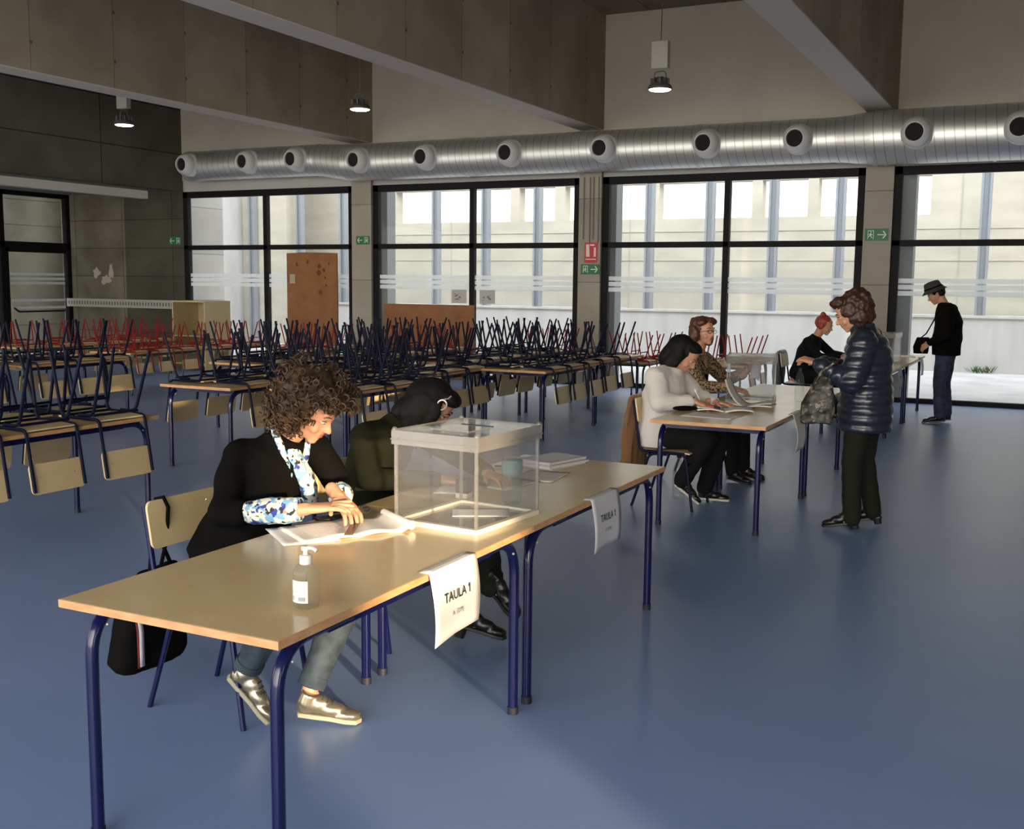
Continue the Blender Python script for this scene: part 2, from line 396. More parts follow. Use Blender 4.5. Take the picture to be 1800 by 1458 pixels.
# left side: high concrete fascia, the recess behind it with its own back wall and a glazed door wall
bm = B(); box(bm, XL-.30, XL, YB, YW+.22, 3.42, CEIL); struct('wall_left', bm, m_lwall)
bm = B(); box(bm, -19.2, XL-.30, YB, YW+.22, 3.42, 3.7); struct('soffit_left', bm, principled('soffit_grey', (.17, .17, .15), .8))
bm = B(); box(bm, XL-.02, XL+.16, YB, 15.66, 3.19, 3.335); struct('trim_1', bm, m_white_edge)
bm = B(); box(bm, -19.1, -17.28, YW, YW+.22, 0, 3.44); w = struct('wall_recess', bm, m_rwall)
bm = B(); box(bm, -17.28, XL, YW, YW+.22, 0, 3.44); struct('recess_right_part', bm, m_rwall2, w)  # right part of the recess wall, in a darker tone
bm = B()   # paler torn remnants left on the concrete
for cx, cz, sx, sz, s in ((-18.12, 1.80, .10, .10, 1), (-17.86, 1.66, .13, .09, 2), (-17.70, 1.84, .06, .16, 3)):
    pts = [(cx+sx*math.cos(a)*(1+.35*math.sin(3*a+s)), cz+sz*math.sin(a)*(1+.3*math.cos(4*a+s))) for a in [2*PI*i/18 for i in range(18)]]
    prism(bm, pts, 0, .003, Matrix(((1, 0, 0, 0), (0, 0, -1, YW-.001), (0, 1, 0, 0), (0, 0, 0, 1))))
obj('paint_remnant', bm, principled('pale_remnant', (.44, .37, .33), .9), w, smooth=False)
d = thing('door_1', None, None, (-18.9, 15.9, 0)); d['kind'] = 'structure'
bm = B(); y0, y1 = 8.0, YW-.0
for za, zb in ((0, .06), (2.29, 2.41), (3.33, 3.42)): box(bm, -.06, .06, y0-15.9, y1-15.9, za, zb)
for yy in (y1-.10, 15.02, 13.9, 12.7, 11.5, 10.3, 9.1, 8.0): box(bm, -.06, .06, yy-15.9, yy+.10-15.9, 0, 3.42)
obj('door_frame', bm, m_frame, d, smooth=False)
bm = B()
for ya in (15.12, 14.0): box(bm, -.03, .03, ya-15.9, ya+.10-15.9, 0, 2.3); box(bm, -.03, .03, ya-15.9, ya+1.4-15.9 if ya > 15 else ya+1.0-15.9, 0, .12)
box(bm, -.03, .03, 15.12-15.9, 16.62-15.9, 2.2, 2.3)
obj('door_leaf', bm, m_frame, d, smooth=False)
bm = B(); tube(bm, bend([(.03, 15.3-15.9, 1.08), (.10, 15.34-15.9, 1.0), (.10, 16.5-15.9, 1.0), (.03, 16.55-15.9, 1.02)], .04), .018)
obj('push_bar', bm, m_frame, d)
bm = B(); box(bm, -.006, .006, y0-15.9, y1-15.9, .06, 3.33); obj('glass_pane', bm, m_glass, d, smooth=False)
bm = B()
for z in (1.05, 1.20, 1.55, 1.64, 1.73): box(bm, .008, .011, 15.25-15.9, 16.6-15.9, z, z+.05)
obj('frosted_band', bm, m_frost, d, smooth=False)
bm = B(); box(bm, -21.6, -21.3, 2, 22, 0, 6); struct('wall_beyond_door', bm, m_rwall)
bm = B(); box(bm, -21.6, -19.0, 2, YW, -.15, 0); struct('passage_ground', bm, m_outg)

# beams
for i, (a, b) in enumerate([(-11.60, -11.19), (-7.13, -6.741), (-2.627, -2.234), (1.86, 2.25)]):
    bm = B(); box(bm, a, b, YB, YW, BEAMZ, CEIL); o = struct('beam_%d' % (i+1), bm, m_beam)
    bm = B(); box(bm, a+.012, b-.012, YB, YW, BEAMZ-.012, BEAMZ); struct('soffit_board', bm, MATS.get('beam_soffit') or principled('beam_soffit', (.62, .56, .50), .75), o)  # underside in a lighter, warmer tone than the beam sides

# windows of the facade
FZ = 2.31
for i, (a, b) in enumerate(BAYS):
    w = thing('window_%d' % (i+1), None, None, ((a+b)/2, YW+.06, 0)); w['kind'] = 'structure'
    c = (a+b)/2; fr = B(); bw = .115
    for xa, xb, za, zb in ((a, b, 0, .07), (a, b, HEAD-.12, HEAD), (a, a+bw, .0, HEAD), (b-bw, b, 0, HEAD), (c-.045, c+.045, .07, HEAD-.1), (a, b, FZ-.045, FZ+.045)):
        box(fr, xa-c, xb-c, -.06, .05, za, zb)
    obj('window_frame', fr, m_frame, w, smooth=False, bevel=.006)
    for xa, xb in ((a+bw, c-.045), (c+.045, b-bw)):
        for za, zb in ((.07, FZ-.045), (FZ+.045, HEAD-.12)):
            bm = B(); box(bm, xa-c, xb-c, -.008, .004, za, zb); obj('glass_pane', bm, m_glass, w, smooth=False)
        bm = B()
        for z in (1.555, 1.645, 1.735): box(bm, xa-c, xb-c, -.012, -.009, z, z+.068)
        obj('frosted_band', bm, m_frost, w, smooth=False)
    portal('daylight_portal_%d' % (i+1), (c, YW+.20, HEAD/2), (b-a, HEAD), (0, -1, 0))
for (a, b, c, d_) in BH: portal('daylight_portal', ((a+b)/2, YB-.3, (c+d_)/2), (b-a, d_-c), (0, 1, 0))
for (a, b, c, d_) in RH: portal('daylight_portal', (XR+.3, (a+b)/2, (c+d_)/2), (d_-c, b-a) if False else (b-a, d_-c), (-1, 0, 0))

# ------------------------------------------------------------------ outside
bm = B(); box(bm, -40, 30, YW+.12, 60, -.17, -.02); struct('courtyard_ground', bm, m_outg)
bm = B(); box(bm, -18.55, 12, 23.7, 24.0, -.02, 1.07); box(bm, -18.6, 12, 23.66, 24.04, 1.07, 1.12); struct('parapet_wall', bm, m_outw)
bm = B(); box(bm, -30, -18.6, 23.72, 24.2, -.02, 9); struct('wall_courtyard_left', bm, m_out)
# far wall with a row of openings high up
holes = []; edges = [-16.6, -13.05, -12.8, -11.78, -11.5, -9.2, -8.95, -6.62, -6.4, -5.34, -5.1, -2.68]
for xa, xb in ((-16.6, -13.05), (-12.8, -11.78), (-11.5, -9.23), (-8.97, -6.66), (-6.42, -5.36), (-5.12, -2.68)): holes.append((xa, xb, 3.27, 4.13))
bm = B(); wall_with_holes(bm, 26.0, .35, -24, 14, -.1, 6.5, holes, 'y'); fw = struct('wall_courtyard_far', bm, m_out)
for k, xx in enumerate((-14.2, -11.64, -9.1, -6.54, -3.98, -1.4, 1.2)):
    pass
bm = B()
for zz in (.9, 1.5, 2.25, 2.95): box(bm, -18.6, 14, 25.985, 26.0, zz, zz+.015)
for xx in range(9): box(bm, -17.4+xx*2.56, -17.385+xx*2.56, 25.985, 26.0, .1, 6.4)
obj('panel_joint', bm, principled('joint_grey', (.36, .35, .31), .9), fw, smooth=False)
# posts on the parapet
pp = None
for k in range(16):
    x = -19.65+1.402*k
    if x < -18.5: x = -19.65
    bm = B(); box(bm, -.10, -.055, -.07, .07, 0, 5.4); box(bm, .055, .10, -.07, .07, 0, 5.4); box(bm, -.06, .06, -.012, .012, 0, 5.4)
    if pp is None:
        pp = obj('steel_post', bm, m_post, None, smooth=False); o = pp
    else: bm.free(); o = pp.copy(); COL.objects.link(o)
    o.location = (x, 23.85, 1.10 if x > -18.5 else 0)
    if x < -18.5: o.location.y = 23.6
    sides = ['first', 'second', 'third', 'fourth', 'fifth', 'sixth', 'seventh', 'eighth', 'ninth', 'tenth', 'eleventh', 'twelfth', 'thirteenth', 'fourteenth', 'fifteenth', 'sixteenth']
    tag(o, 'grey steel post outside above the white parapet, %s post from the left' % sides[k], 'post', 'steel posts in the courtyard')
ff = None
for k, x in enumerate((-11.36, -6.83, -2.12, 2.4)):
    bm = B(); box(bm, -.11, .11, -.14, .14, 0, 6)
    if ff is None: ff = obj('facade_fin', bm, m_fin, None, smooth=False); o = ff
    else: bm.free(); o = ff.copy(); COL.objects.link(o)
    o.location = (x+.02, 17.42, -.02)
    tag(o, 'dark grey metal fin just outside the glass, left end of the %s window bay' % ('second', 'third', 'fourth', 'fifth')[k], 'facade fin', 'fins outside the glass')
# end wall of the building seen through the first bay, stepping out from the recess
bm = B(); box(bm, -16.6, -15.95, YW+.24, 18.2, -.02, 6); struct('wall_outside_corner', bm, concrete('outside_corner_concrete', (.36, .35, .32), (.44, .43, .40), 'Y', 3.0, .95, .2, .3, dots=False))
bm = B(); box(bm, -20.5, -20.1, 18.5, 23.7, -.02, 9); struct('wall_courtyard_side', bm, m_outw)

bm = B(); box(bm, 9.0, 9.3, 14, 27, -.02, 9); struct('wall_sun_block', bm, m_out)  # unseen wall added to keep direct sun off the parapet
# ------------------------------------------------------------------ ceiling services: duct, nozzles, lamps, signs
t = thing('ventilation_duct', 'long round galvanised metal duct running along the top of the windows', 'duct', (-8, 16.3, 3.75))
def ductpiece(name, xa, xb, ra, rb, za, zb):
    bm = B(); lathe(bm, [(ra, 0), (rb, xb-xa)] if ra != rb else [(ra, k*(xb-xa)/8) for k in range(9)], (0, 0, 0), 40, (1, 0, 0))
    if za != zb:
        for v in bm.verts: v.co.z += (zb-za)*(v.co.x/(xb-xa))
    bmesh.ops.translate(bm, vec=(xa+8, 0, za-3.75), verts=bm.verts)
    return obj(name, bm, m_duct, t, ang=60)
ductpiece('duct_section', -15.08, -12.0, .275, .275, 3.83, 3.83)
ductpiece('duct_reducer', -12.0, -11.35, .275, .315, 3.83, 3.755)
ductpiece('duct_section', -11.35, -2.95, .315, .315, 3.755, 3.755)
ductpiece('duct_reducer', -2.95, -2.45, .315, .375, 3.755, 3.755)
ductpiece('duct_section', -2.45, 4.9, .375, .375, 3.755, 3.755)
for x, r in ((-15.04, .275), (-13.9, .275), (-12.0, .275), (-11.35, .315), (-9.0, .315), (-6.95, .315), (-5.0, .315), (-2.95, .315), (-2.45, .375), (-2.3, .375), (-.9, .375)):
    bm = B(); lathe(bm, [(r-.01, -.02), (r+.008, -.02), (r+.008, .02), (r-.01, .02)], (x+8, 0, (3.83 if x < -11.9 else 3.755)-3.75), 40, (1, 0, 0)); obj('duct_joint_ring', bm, m_duct, t)
nz = None
ordn = ['first', 'second', 'third', 'fourth', 'fifth', 'sixth', 'seventh', 'eighth', 'ninth', 'tenth', 'eleventh']
for k, x in enumerate((-14.86, -13.42, -12.33, -10.96, -9.62, -8.05, -6.43, -4.80, -3.47, -1.87, -.59)):
    r = .275 if x < -12 else (.315 if x < -3 else .375); zc = 3.83 if x < -12 else 3.755
    if nz is None:
        nz = thing('air_nozzle', None, None)
        bm = B(); lathe(bm, [(.19, -.10), (.19, -.02), (.175, .0), (.165, .02)], (0, 0, 0), 28, (0, -1, 0)); obj('collar', bm, m_nozzle, nz)
        bm = B(); ax = V((-.08, -.98, -.05))
        lathe(bm, [(.13, -.10), (.165, -.03), (.172, .04), (.155, .11), (.115, .155), (.105, .15), (.098, .06)], (0, 0, 0), 28, ax); obj('ball', bm, m_nozzle, nz)
        bm = B(); lathe(bm, [(.100, .085), (.100, .125)], (0, 0, 0), 24, ax); obj('opening', bm, m_hole, nz)
        o = nz; tree = TREE(nz)
    else: o = copy_tree(nz, None, tree)
    o.location = (x, 16.3-r-.01, zc+.0); o.scale = (1.15, 1.15, 1.15)
    tag(o, 'white ball air nozzle on the metal duct, %s nozzle from the left' % ordn[k], 'air nozzle', 'nozzles along the duct')
# pendant lamps
def lamp(x, y, z, boxed, label, cable=True):
    t = thing('pendant_lamp', label, 'ceiling lamp', (x, y, z))
    bm = B(); lathe(bm, [(.05, .12), (.07, .09), (.075, .06), (.14, .02), (.155, -.01), (.155, -.03), (.14, -.035)], (0, 0, 0), 24)
    for k in range(10):
        a = 2*PI*k/10; box(bm, .05, .125, -.005, .005, .02, .10, Matrix.Rotation(a, 4, 'Z'))
    obj('lamp_housing', bm, m_lampg, t)
    bm = B(); lathe(bm, [(.125, -.045), (.140, -.036), (.135, -.03)], (0, 0, 0), 24); obj('diffuser', bm, m_emit, t)
    bm = B(); tube(bm, bend([(-.09, 0, .06), (-.07, 0, .19), (.07, 0, .19), (.09, 0, .06)], .04), .007); obj('bracket', bm, m_lampg, t)
    top = .19
    if boxed:
        bm = B(); box(bm, -.11, .11, -.05, .05, .22, .56); obj('ballast_box', bm, m_lampbox, t, bevel=.01, smooth=False); top = .56
    if cable:
        bm = B(); tube(bm, [(0, 0, top), (.004, 0, (CEIL-z)*.5), (0, 0, CEIL-z)], .006, 6); obj('cable', bm, m_lampg, t)
    d = bpy.data.lights.new('lamp_light', 'SPOT'); d.energy = 55; d.color = (1, .9, .75); d.shadow_soft_size = .15; d.spot_size = 2.6; d.spot_blend = .6
    o = bpy.data.objects.new('lamp_light', d); COL.objects.link(o); o.location = (0, 0, -.06); o.parent = t
    return t
lamp(-4.7, 13.54, 4.17, True, 'lit pendant lamp with pale ballast box on a cable, under the bare ceiling at right')
lamp(-9.2, 13.45, 4.18, False, 'lit round pendant lamp hanging in front of the middle concrete beam end')
lamp(-13.5, 13.15, 4.15, True, 'lit pendant lamp with ballast box in front of the dark left wall')
# signs
FX = Matrix(((1, 0, 0, 0), (0, 0, -1, 0), (0, 1, 0, 0), (0, 0, 0, 1)))      # drawing plane xy -> wall plane xz, z -> -y
def exit_sign(x, y, z, w, h, right, label, cut=False):
    t = thing('exit_sign', label, 'sign', (x, y, z-h/2), 0, 'green exit signs')
    bm = B(); box(bm, -w/2, w/2, -.006, 0, 0, h); obj('plate', bm, m_green, t, smooth=False)
    s = 1 if right else -1; cy = h/2; bm = B(); F = Matrix.Translation((0, -.0075, 0)) @ FX
    a = .19*w; ox = s*.22*w
    prism(bm, [(ox-s*a, cy-.02*w), (ox+s*a*.55, cy-.02*w), (ox+s*a*.55, cy+.02*w), (ox-s*a, cy+.02*w)], 0, .001, F)
    for q in (1, -1):
        prism(bm, [(ox+s*a, cy), (ox+s*a*.72, cy), (ox+s*a*.1, cy+q*.3*h), (ox+s*a*.42, cy+q*.3*h)], 0, .0012, F)
    obj('arrow', bm, m_signw, t, smooth=False)
    bm = B(); ox = -s*.25*w
    for (x0, x1, z0, z1) in ((-.13, -.105, .14, .86), (.105, .13, .14, .86), (-.13, .13, .80, .86)): prism(bm, [(ox+x0*w, z0*h), (ox+x1*w, z0*h), (ox+x1*w, z1*h), (ox+x0*w, z1*h)], 0, .001, F)
    prism(bm, [(ox+.028*w*math.cos(q)+.01*s*w, .70*h+.028*w*math.sin(q)) for q in [2*PI*i/10 for i in range(10)]], 0, .0012, F)
    for L in (((-.03, .62), (.03, .60), (.02, .40), (-.03, .42)), ((.02, .42), (.07, .25), (.04, .22), (-.01, .38)), ((-.02, .42), (-.08, .30), (-.10, .36), (-.03, .50)), ((.02, .60), (.08, .50), (.07, .45), (.01, .54)), ((-.02, .60), (-.09, .56), (-.09, .51), (-.02, .54))):
        prism(bm, [(ox+s*px*w, pz*h) for px, pz in L], 0, .0013, F)
    obj('running_figure', bm, m_signw, t, smooth=False)
    return t
exit_sign(-11.365, YW-.062, 2.42, .29, .15, False, 'green exit sign with left arrow on the concrete column left of the second window')
exit_sign(-6.91, YW-.062, 1.915, .33, .165, True, 'green exit sign with right arrow below the red sign on the concrete column')
exit_sign(-2.435, YW-.062, 2.43, .33, .175, True, 'green exit sign with right arrow on the concrete column at right')
exit_sign(-15.915, YW-.002, 2.445, .33, .165, False, 'green exit sign with left arrow in the dark corner of the left wall')
t = thing('fire_hose_sign', 'red fire safety sign with pale pictogram above a green exit sign', 'sign', (-6.90, YW-.062, 2.02))
bm = B(); box(bm, -.115, .115, -.006, 0, 0, .33); obj('plate', bm, m_red, t, smooth=False)
F = Matrix.Translation((0, -.0075, 0)) @ FX; bm = B()
prism(bm, [(-.085, .30), (-.035, .30), (-.02, .10), (-.085, .10)], 0, .001, F); prism(bm, [(.05, .25), (.085, .25), (.085, .10), (.05, .10)], 0, .001, F)
prism(bm, [(-.02, .30), (.06, .30), (.06, .275), (-.02, .275)], 0, .001, F); prism(bm, [(-.09, .065), (.09, .065), (.09, .05), (-.09, .05)], 0, .001, F)
obj('pictogram', bm, m_signr, t, smooth=False)
t = thing('cable_conduits', 'thin grey conduits running down the concrete column from the duct to the signs', 'conduit', (-6.9, YW-.075, 2.4))
for dx, z0 in ((-.14, 0), (-.03, -.06), (.03, 0), (.12, -.05)):
    bm = B(); tube(bm, [(dx, 0, z0), (dx, 0, 1.0)], .010, 8); obj('conduit', bm, principled('conduit_grey', (.16, .15, .13), .5) if dx < -.1 else MATS['conduit_grey'], t)
t = thing('cable_tray', 'long pale perforated cable tray fixed along the dark concrete wall', 'cable tray', (-17.6, YW-.09, 1.09))
bm = B(); box(bm, -1.3, 1.72, -.02, .085, 0, .17); obj('tray', bm, m_bench, t, smooth=False)
bm = B()
for k in range(38): box(bm, -1.25+k*.078, -1.215+k*.078, -.0215, -.0195, .05, .12)
obj('perforation', bm, principled('slot_dark', (.12, .115, .10), .8), t, smooth=False)['kind'] = 'stuff'
# posters on the glass, brown boards, plywood cabinet
for x, lb in ((-9.42, 'small grey poster on the glass, left of the second window mullion'), (-8.86, 'small grey poster on the glass, right of the second window mullion')):
    t = thing('window_poster', lb, 'poster', (x, YW+.03, 1.32), 0, 'posters on the glass')
    bm = B(); box(bm, -.15, .15, 0, .002, 0, .235); obj('poster_sheet', bm, principled('poster_grey', (.42, .42, .42), .6), t, smooth=False)
    bm = B(); F = Matrix.Translation((0, -.001, 0)) @ FX
    for k in range(9):
        cx, cz = random.uniform(-.09, .09), random.uniform(.05, .18); rr = random.uniform(.010, .03)
        prism(bm, [(cx+rr*math.cos(a), cz+rr*.6*math.sin(a)) for a in [2*PI*i/8 for i in range(8)]], 0, .0006+.0001*k, F)
    obj('dark_motif', bm, principled('poster_dark', (.16, .16, .17), .6), t, smooth=False)
t = thing('board_panel', 'tall stained brown board leaning upright against the first window', 'board', (-12.475, YW-.10, 0))
bm = B(); prism(bm, [(-.57, 0), (-.57, 2.19), (-.2, 2.205), (.30, 2.20), (.575, 2.19), (.585, 1.3), (.575, 0)], 0, .03, FX); obj('panel', bm, m_cork, t, smooth=False, bevel=.004)
bm = B()
for cx, cz, rr in ((-.33, 1.98, .03), (-.08, 2.03, .03), (.18, 1.95, .035), (.17, 1.83, .04), (.28, 1.88, .03), (.31, 1.74, .02), (.33, 1.60, .02), (.2, 1.47, .035), (.40, 2.0, .02)):
    prism(bm, [(cx+rr*math.cos(a)*(1+.4*math.sin(2*a+cx*9)), cz+rr*1.4*math.sin(a)) for a in [2*PI*i/10 for i in range(10)]], .03, .0305, FX)
obj('stain', bm, principled('dark_stain', (.12, .045, .022), .9), t, smooth=False)['kind'] = 'stuff'
bm = B(); prism(bm, [(-.50, 1.63), (-.38, 1.63), (-.38, 1.80), (-.50, 1.80)], .03, .0312, FX); obj('paper_scrap', bm, principled('scrap_grey', (.42, .36, .28), .9), t, smooth=False)
t = thing('brown_panel', 'wide low brown board leaning against the second window behind the chairs', 'board', (-9.96, YW-.12, 0))
bm = B(); box(bm, -.92, .92, 0, .03, 0, 1.29); obj('panel', bm, m_cork, t, smooth=False, bevel=.004)
t = thing('plywood_cabinet', 'open plywood cabinet standing in the corner by the first window', 'cabinet', (-14.55, 15.95, 0))
for sx in (-.3875, .3875): bm = B(); box(bm, sx-.0125, sx+.0125, -.35, .35, 0, 1.26); obj('side_panel', bm, m_ply, t, smooth=False)
bm = B(); box(bm, -.375, .375, .325, .35, 0, 1.26); obj('back_panel', bm, m_ply, t, smooth=False)
bm = B(); box(bm, -.40, .40, -.36, .36, 1.26, 1.285); obj('top_board', bm, m_ply, t, smooth=False)
for z in (.1, .62): bm = B(); box(bm, -.375, .375, -.33, .325, z, z+.02); obj('shelf', bm, m_ply, t, smooth=False)

# ------------------------------------------------------------------ tables
def make_table(w=.805, l=1.57, h=.755, paint=None, rt=.0195):
    """origin at the floor under the near (-y) right (+x) corner region: x in [-w,0], y in [0,l]"""
    t = thing('folding_table', None, None); t.name = 'school_table'; mt = paint or m_blue
    bm = B(); box(bm, -w, 0, 0, l, h-.024, h); top = obj('tabletop', bm, m_lam, t, smooth=False)
    bm = B(); e = .004
    for (a, b, c, d) in ((-w-e, e, -e, 0), (-w-e, e, l, l+e), (-w-e, -w, 0, l), (0, e, 0, l)): box(bm, a, b, c, d, h-.024, h-.0005)
    obj('edge_banding', bm, m_edge, top, smooth=False)
    zr = h-.024-.021; ins = .055
    for x in (-w+ins, -ins):
        for y0, y1, s in ((.06, .40, 1), (l-.06, l-.40, -1)):
            bm = B(); tube(bm, bend([(x, y0, .02), (x, y0, zr), (x, y1, zr)], .15, 9), rt, 12); lg = obj('leg', bm, mt, t)
            bm = B(); lathe(bm, [(rt+.002, 0), (rt+.0025, .03)], (x, y0, 0), 12); obj('foot_cap', bm, m_cap, lg)
            bm = B(); ball(bm, (x+rt*.9, y0+s*.045, zr-.05), .006, sub=1); obj('screw', bm, m_screw, lg)
    bm = B()
    for x in (-w+ins, -ins): box(bm, x-.014, x+.014, .28, l-.28, zr-.02, zr+.018)
    for y in (.13, l-.13): box(bm, -w+ins, -ins, y-.014, y+.014, zr-.02, zr+.018)
    obj('frame', bm, mt, t, smooth=False)
    return t
P_TABLE = make_table(paint=m_blue); T_TREE = TREE(P_TABLE); used_t = [False]
def place_table(x, y, label, group, rz=0, z=0):
    o = P_TABLE if not used_t[0] else copy_tree(P_TABLE, None, T_TREE); used_t[0] = True
    o.location = (x, y, z); o.rotation_euler.z = rz; return tag(o, label, 'table', group)
TX, TY, TL, TH = -1.783, 2.212, 1.57, .755
place_table(TX, TY, 'nearest beige table with blue legs, pump bottle and papers on it', 'voting tables')
place_table(TX, TY+TL+.004, 'beige table behind the nearest one, carrying the back half of the ballot box', 'voting tables')
place_table(-1.70, 7.20, 'beige table in the middle group with open booklets on it', 'voting tables')
place_table(-1.70, 7.20+TL+.006, 'beige table in the middle group behind the glass bottle', 'voting tables')
place_table(-1.61, 12.65, 'nearer beige table of the far group, beside the puffer jacket woman', 'voting tables')
place_table(-1.60, 12.65+TL+.01, 'farther beige table of the far group, in front of the man', 'voting tables')

# ------------------------------------------------------------------ chairs
SH = .457
def make_chair(paint, k=1.0, name='school_chair', full=True):
    """upright, facing +y, seat top at z = .457*k"""
    t = thing(name, None, None); r = .011*k
    S = Matrix.Diagonal((k, k, k, 1)); sc = lambda pts: [V(p)*k for p in pts]
    bm = B(); n = 7; rows = []
    for j in range(n):
        y = -.185+.385*j/(n-1); rows.append([(x, y, .449 - .012*math.sin(PI*j/(n-1)) - (.012 if j == n-1 else 0)) for x in [-.19+.38*i/6 for i in range(7)]])
    top = [[bm.verts.new(V(p)*k) for p in r_] for r_ in rows]; bot = [[bm.verts.new((V(p)-V((0, 0, .010)))*k) for p in r_] for r_ in rows]
    for a, b in zip(top, top[1:]):
        for i in range(6): bm.faces.new((a[i], a[i+1], b[i+1], b[i]))
    for a, b in zip(bot, bot[1:]):
        for i in range(6): bm.faces.new((a[i], b[i], b[i+1], a[i+1]))
    edge = lambda g: g[0] + [q[-1] for q in g[1:]] + list(reversed(g[-1][:-1])) + [q[0] for q in reversed(g[1:-1])]
    bridge(bm, edge(top), edge(bot)); obj('seat', bm, m_wood, t)
    bm = B()
    # curved plywood back, rounded corners
    pts = rrect(.398, .185, .028, 4); f = []; bk = []
    for (u, v) in pts:
        z = .738+v; y = -.193-.060*(z-.44)/.38 + .019 - .020*math.cos(u/.2*1.5)
        f.append(bm.verts.new(V((u, y+.006, z))*k)); bk.append(bm.verts.new(V((u, y-.005, z))*k))
    bm.faces.new(f); bm.faces.new(list(reversed(bk))); bridge(bm, f, bk); bk_o = obj('backrest', bm, m_wood, t, ang=50)
    if full:
        bm = B()
        for sx in (-1, 1):
            for dz in (.03, -.03): ball(bm, V((sx*.13, -.236+.006, .738+dz+.02))*k, .005*k, sub=1)
        obj('rivet', bm, m_screw, bk_o)
    for sx in (-1, 1):
        bm = B(); tube(bm, bend(sc([(sx*.19, .16, .43), (sx*.19, -.19, .435), (sx*.19, -.252, .815)]), .04*k, 5), r, 8); obj('back_post', bm, paint, t)
        bm = B(); tube(bm, bend(sc([(sx*.19, .05, .428), (sx*.19, .165, .428), (sx*.205, .235, .0)]), .05*k, 5), r, 8); obj('leg', bm, paint, t)
        bm = B(); tube(bm, bend(sc([(sx*.175, .02, .415), (sx*.178, -.12, .415), (sx*.195, -.25, 0)]), .05*k, 5), r, 8); obj('leg', bm, paint, t)
    for a_, y_, z_ in ((.19, .15, .425), (.185, -.13, .41), (.195, .178, .345)):
        bm = B(); tube(bm, sc([(-a_, y_, z_), (a_, y_, z_)]), r*.85, 8); obj('crossbar', bm, paint, t)
    return t
CH = {}
def chair(kind, x, y, rz, label, group, z=0, flip=False):
    k = 1.0 if kind != 'red' else .82
    if kind not in CH:
        paint = {'blue': m_blue, 'navy': m_navy, 'red': m_redp}[kind]
        c = make_chair(paint, k, full=kind != 'red'); CH[kind] = (c, TREE(c)); o = c
    else: o = copy_tree(CH[kind][0], None, CH[kind][1])
    o.location = (x, y, z + (SH*k if flip else 0)); o.rotation_euler = (0, PI if flip else 0, rz)
    return tag(o, label, 'chair', group)
R90 = PI/2
chair('blue', -2.90, 3.30, -R90, 'blue-framed wooden chair with the curly-haired woman, black bag hung on its back', 'chairs at the voting tables')
chair('blue', -2.87, 4.30, -R90-.06, 'blue-framed wooden chair under the woman in the green jumper', 'chairs at the voting tables')
chair('navy', -2.60, 7.99, -R90, 'dark-framed chair with a brown coat over its back', 'chairs at the voting tables')
chair('navy', -2.80, 9.28, -R90, 'dark-framed chair under the woman in the leopard print cardigan', 'chairs at the voting tables')
chair('navy', -2.92, 14.2, -R90, 'dark-framed chair under the red-haired woman at the far table', 'chairs at the voting tables')
# stacks: tables with upturned chairs
NTH = ['first', 'second', 'third', 'fourth']
def stack_table(xr, y0, kind, name, right, left, l=1.57, w=.805, h=.755, end=None):
    """right/left: y positions of upturned chairs hanging over each long edge"""
    if kind == 'red': o = red_table(xr, y0, name)
    else: o = place_table(xr, y0, 'beige table stacked with upturned chairs, ' + name, 'stacked tables')
    hh = .755 if kind != 'red' else .62; k = 1 if kind != 'red' else .82
    for side, ys in (('right', right), ('left', left)):
        for i, y in enumerate(sorted(ys)):
            jit = random.uniform(-.05, .05); off = .188*k
            x = xr-off+.012 if side == 'right' else xr-w+off-.012
            chair('navy' if kind == 'blue' else kind, x, y, (R90 if side == 'right' else -R90)+jit*.8,
                  'upturned %s chair, %s from near end, %s side of %s' % ('blue' if kind == 'blue' else 'red', NTH[i], side, name), 'upturned %s chairs' % ('blue' if kind == 'blue' else 'red'), z=hh+.002, flip=True)
RT = [None, None]
def red_table(x, y, name):
    if RT[0] is None:
        q = make_table(w=.805, l=1.57, h=.62, paint=m_grn, rt=.014); RT[0] = q; RT[1] = TREE(q)
        for c in kids(q):
            pass
        o = q
    else: o = copy_tree(RT[0], None, RT[1])
    o.location = (x, y, 0); return tag(o, 'low green-framed table stacked with red chairs, ' + name, 'table', 'low tables with red chairs')
stack_table(-5.55, 4.06, 'blue', 'nearest left table', [4.16, 4.72, 5.30], [4.30, 4.92, 5.42])
stack_table(-6.40, 7.35, 'blue', 'table left of the curly hair', [7.75, 8.45], [7.68, 8.2, 8.7])
stack_table(-5.30, 7.52, 'blue', 'table right of the curly hair', [7.90, 8.42, 8.90], [7.75, 8.3, 8.85])
stack_table(-4.84, 10.50, 'blue', 'table with three dangling backrests', [10.85, 11.33, 11.83], [10.78, 11.3, 11.8])
stack_table(-5.62, 9.15, 'blue', 'table behind the dark-haired head', [9.45, 9.95, 10.4], [9.4, 9.9])
stack_table(-6.55, 9.35, 'blue', 'table behind the curly hair', [9.7, 10.3], [9.6, 10.15, 10.7])
stack_table(-6.05, 10.95, 'blue', 'middle table before the brown panel', [11.25, 11.8, 12.3], [11.3, 11.9])
stack_table(-7.85, 9.6, 'blue', 'table before the tall board', [9.9, 10.5], [9.9, 10.4, 10.9])
stack_table(-7.45, 11.3, 'blue', 'table right of the tall board', [11.6, 12.1, 12.6], [11.7, 12.3])
stack_table(-4.90, 12.15, 'blue', 'table by the red sign', [12.45, 13.0], [12.5, 13.1])
stack_table(-6.10, 12.7, 'blue', 'back table under the second window', [13.0, 13.6], [13.0, 13.6])
stack_table(-9.85, 8.05, 'blue', 'middle left table', [8.41, 8.95, 9.36], [8.3, 8.9])
stack_table(-9.85, 6.4, 'blue', 'table at the left border', [6.9, 7.6], [7.1])
stack_table(-11.95, 11.62, 'red', 'low table left of the cabinet', [11.85, 12.3, 12.8], [11.9, 12.5, 12.95])
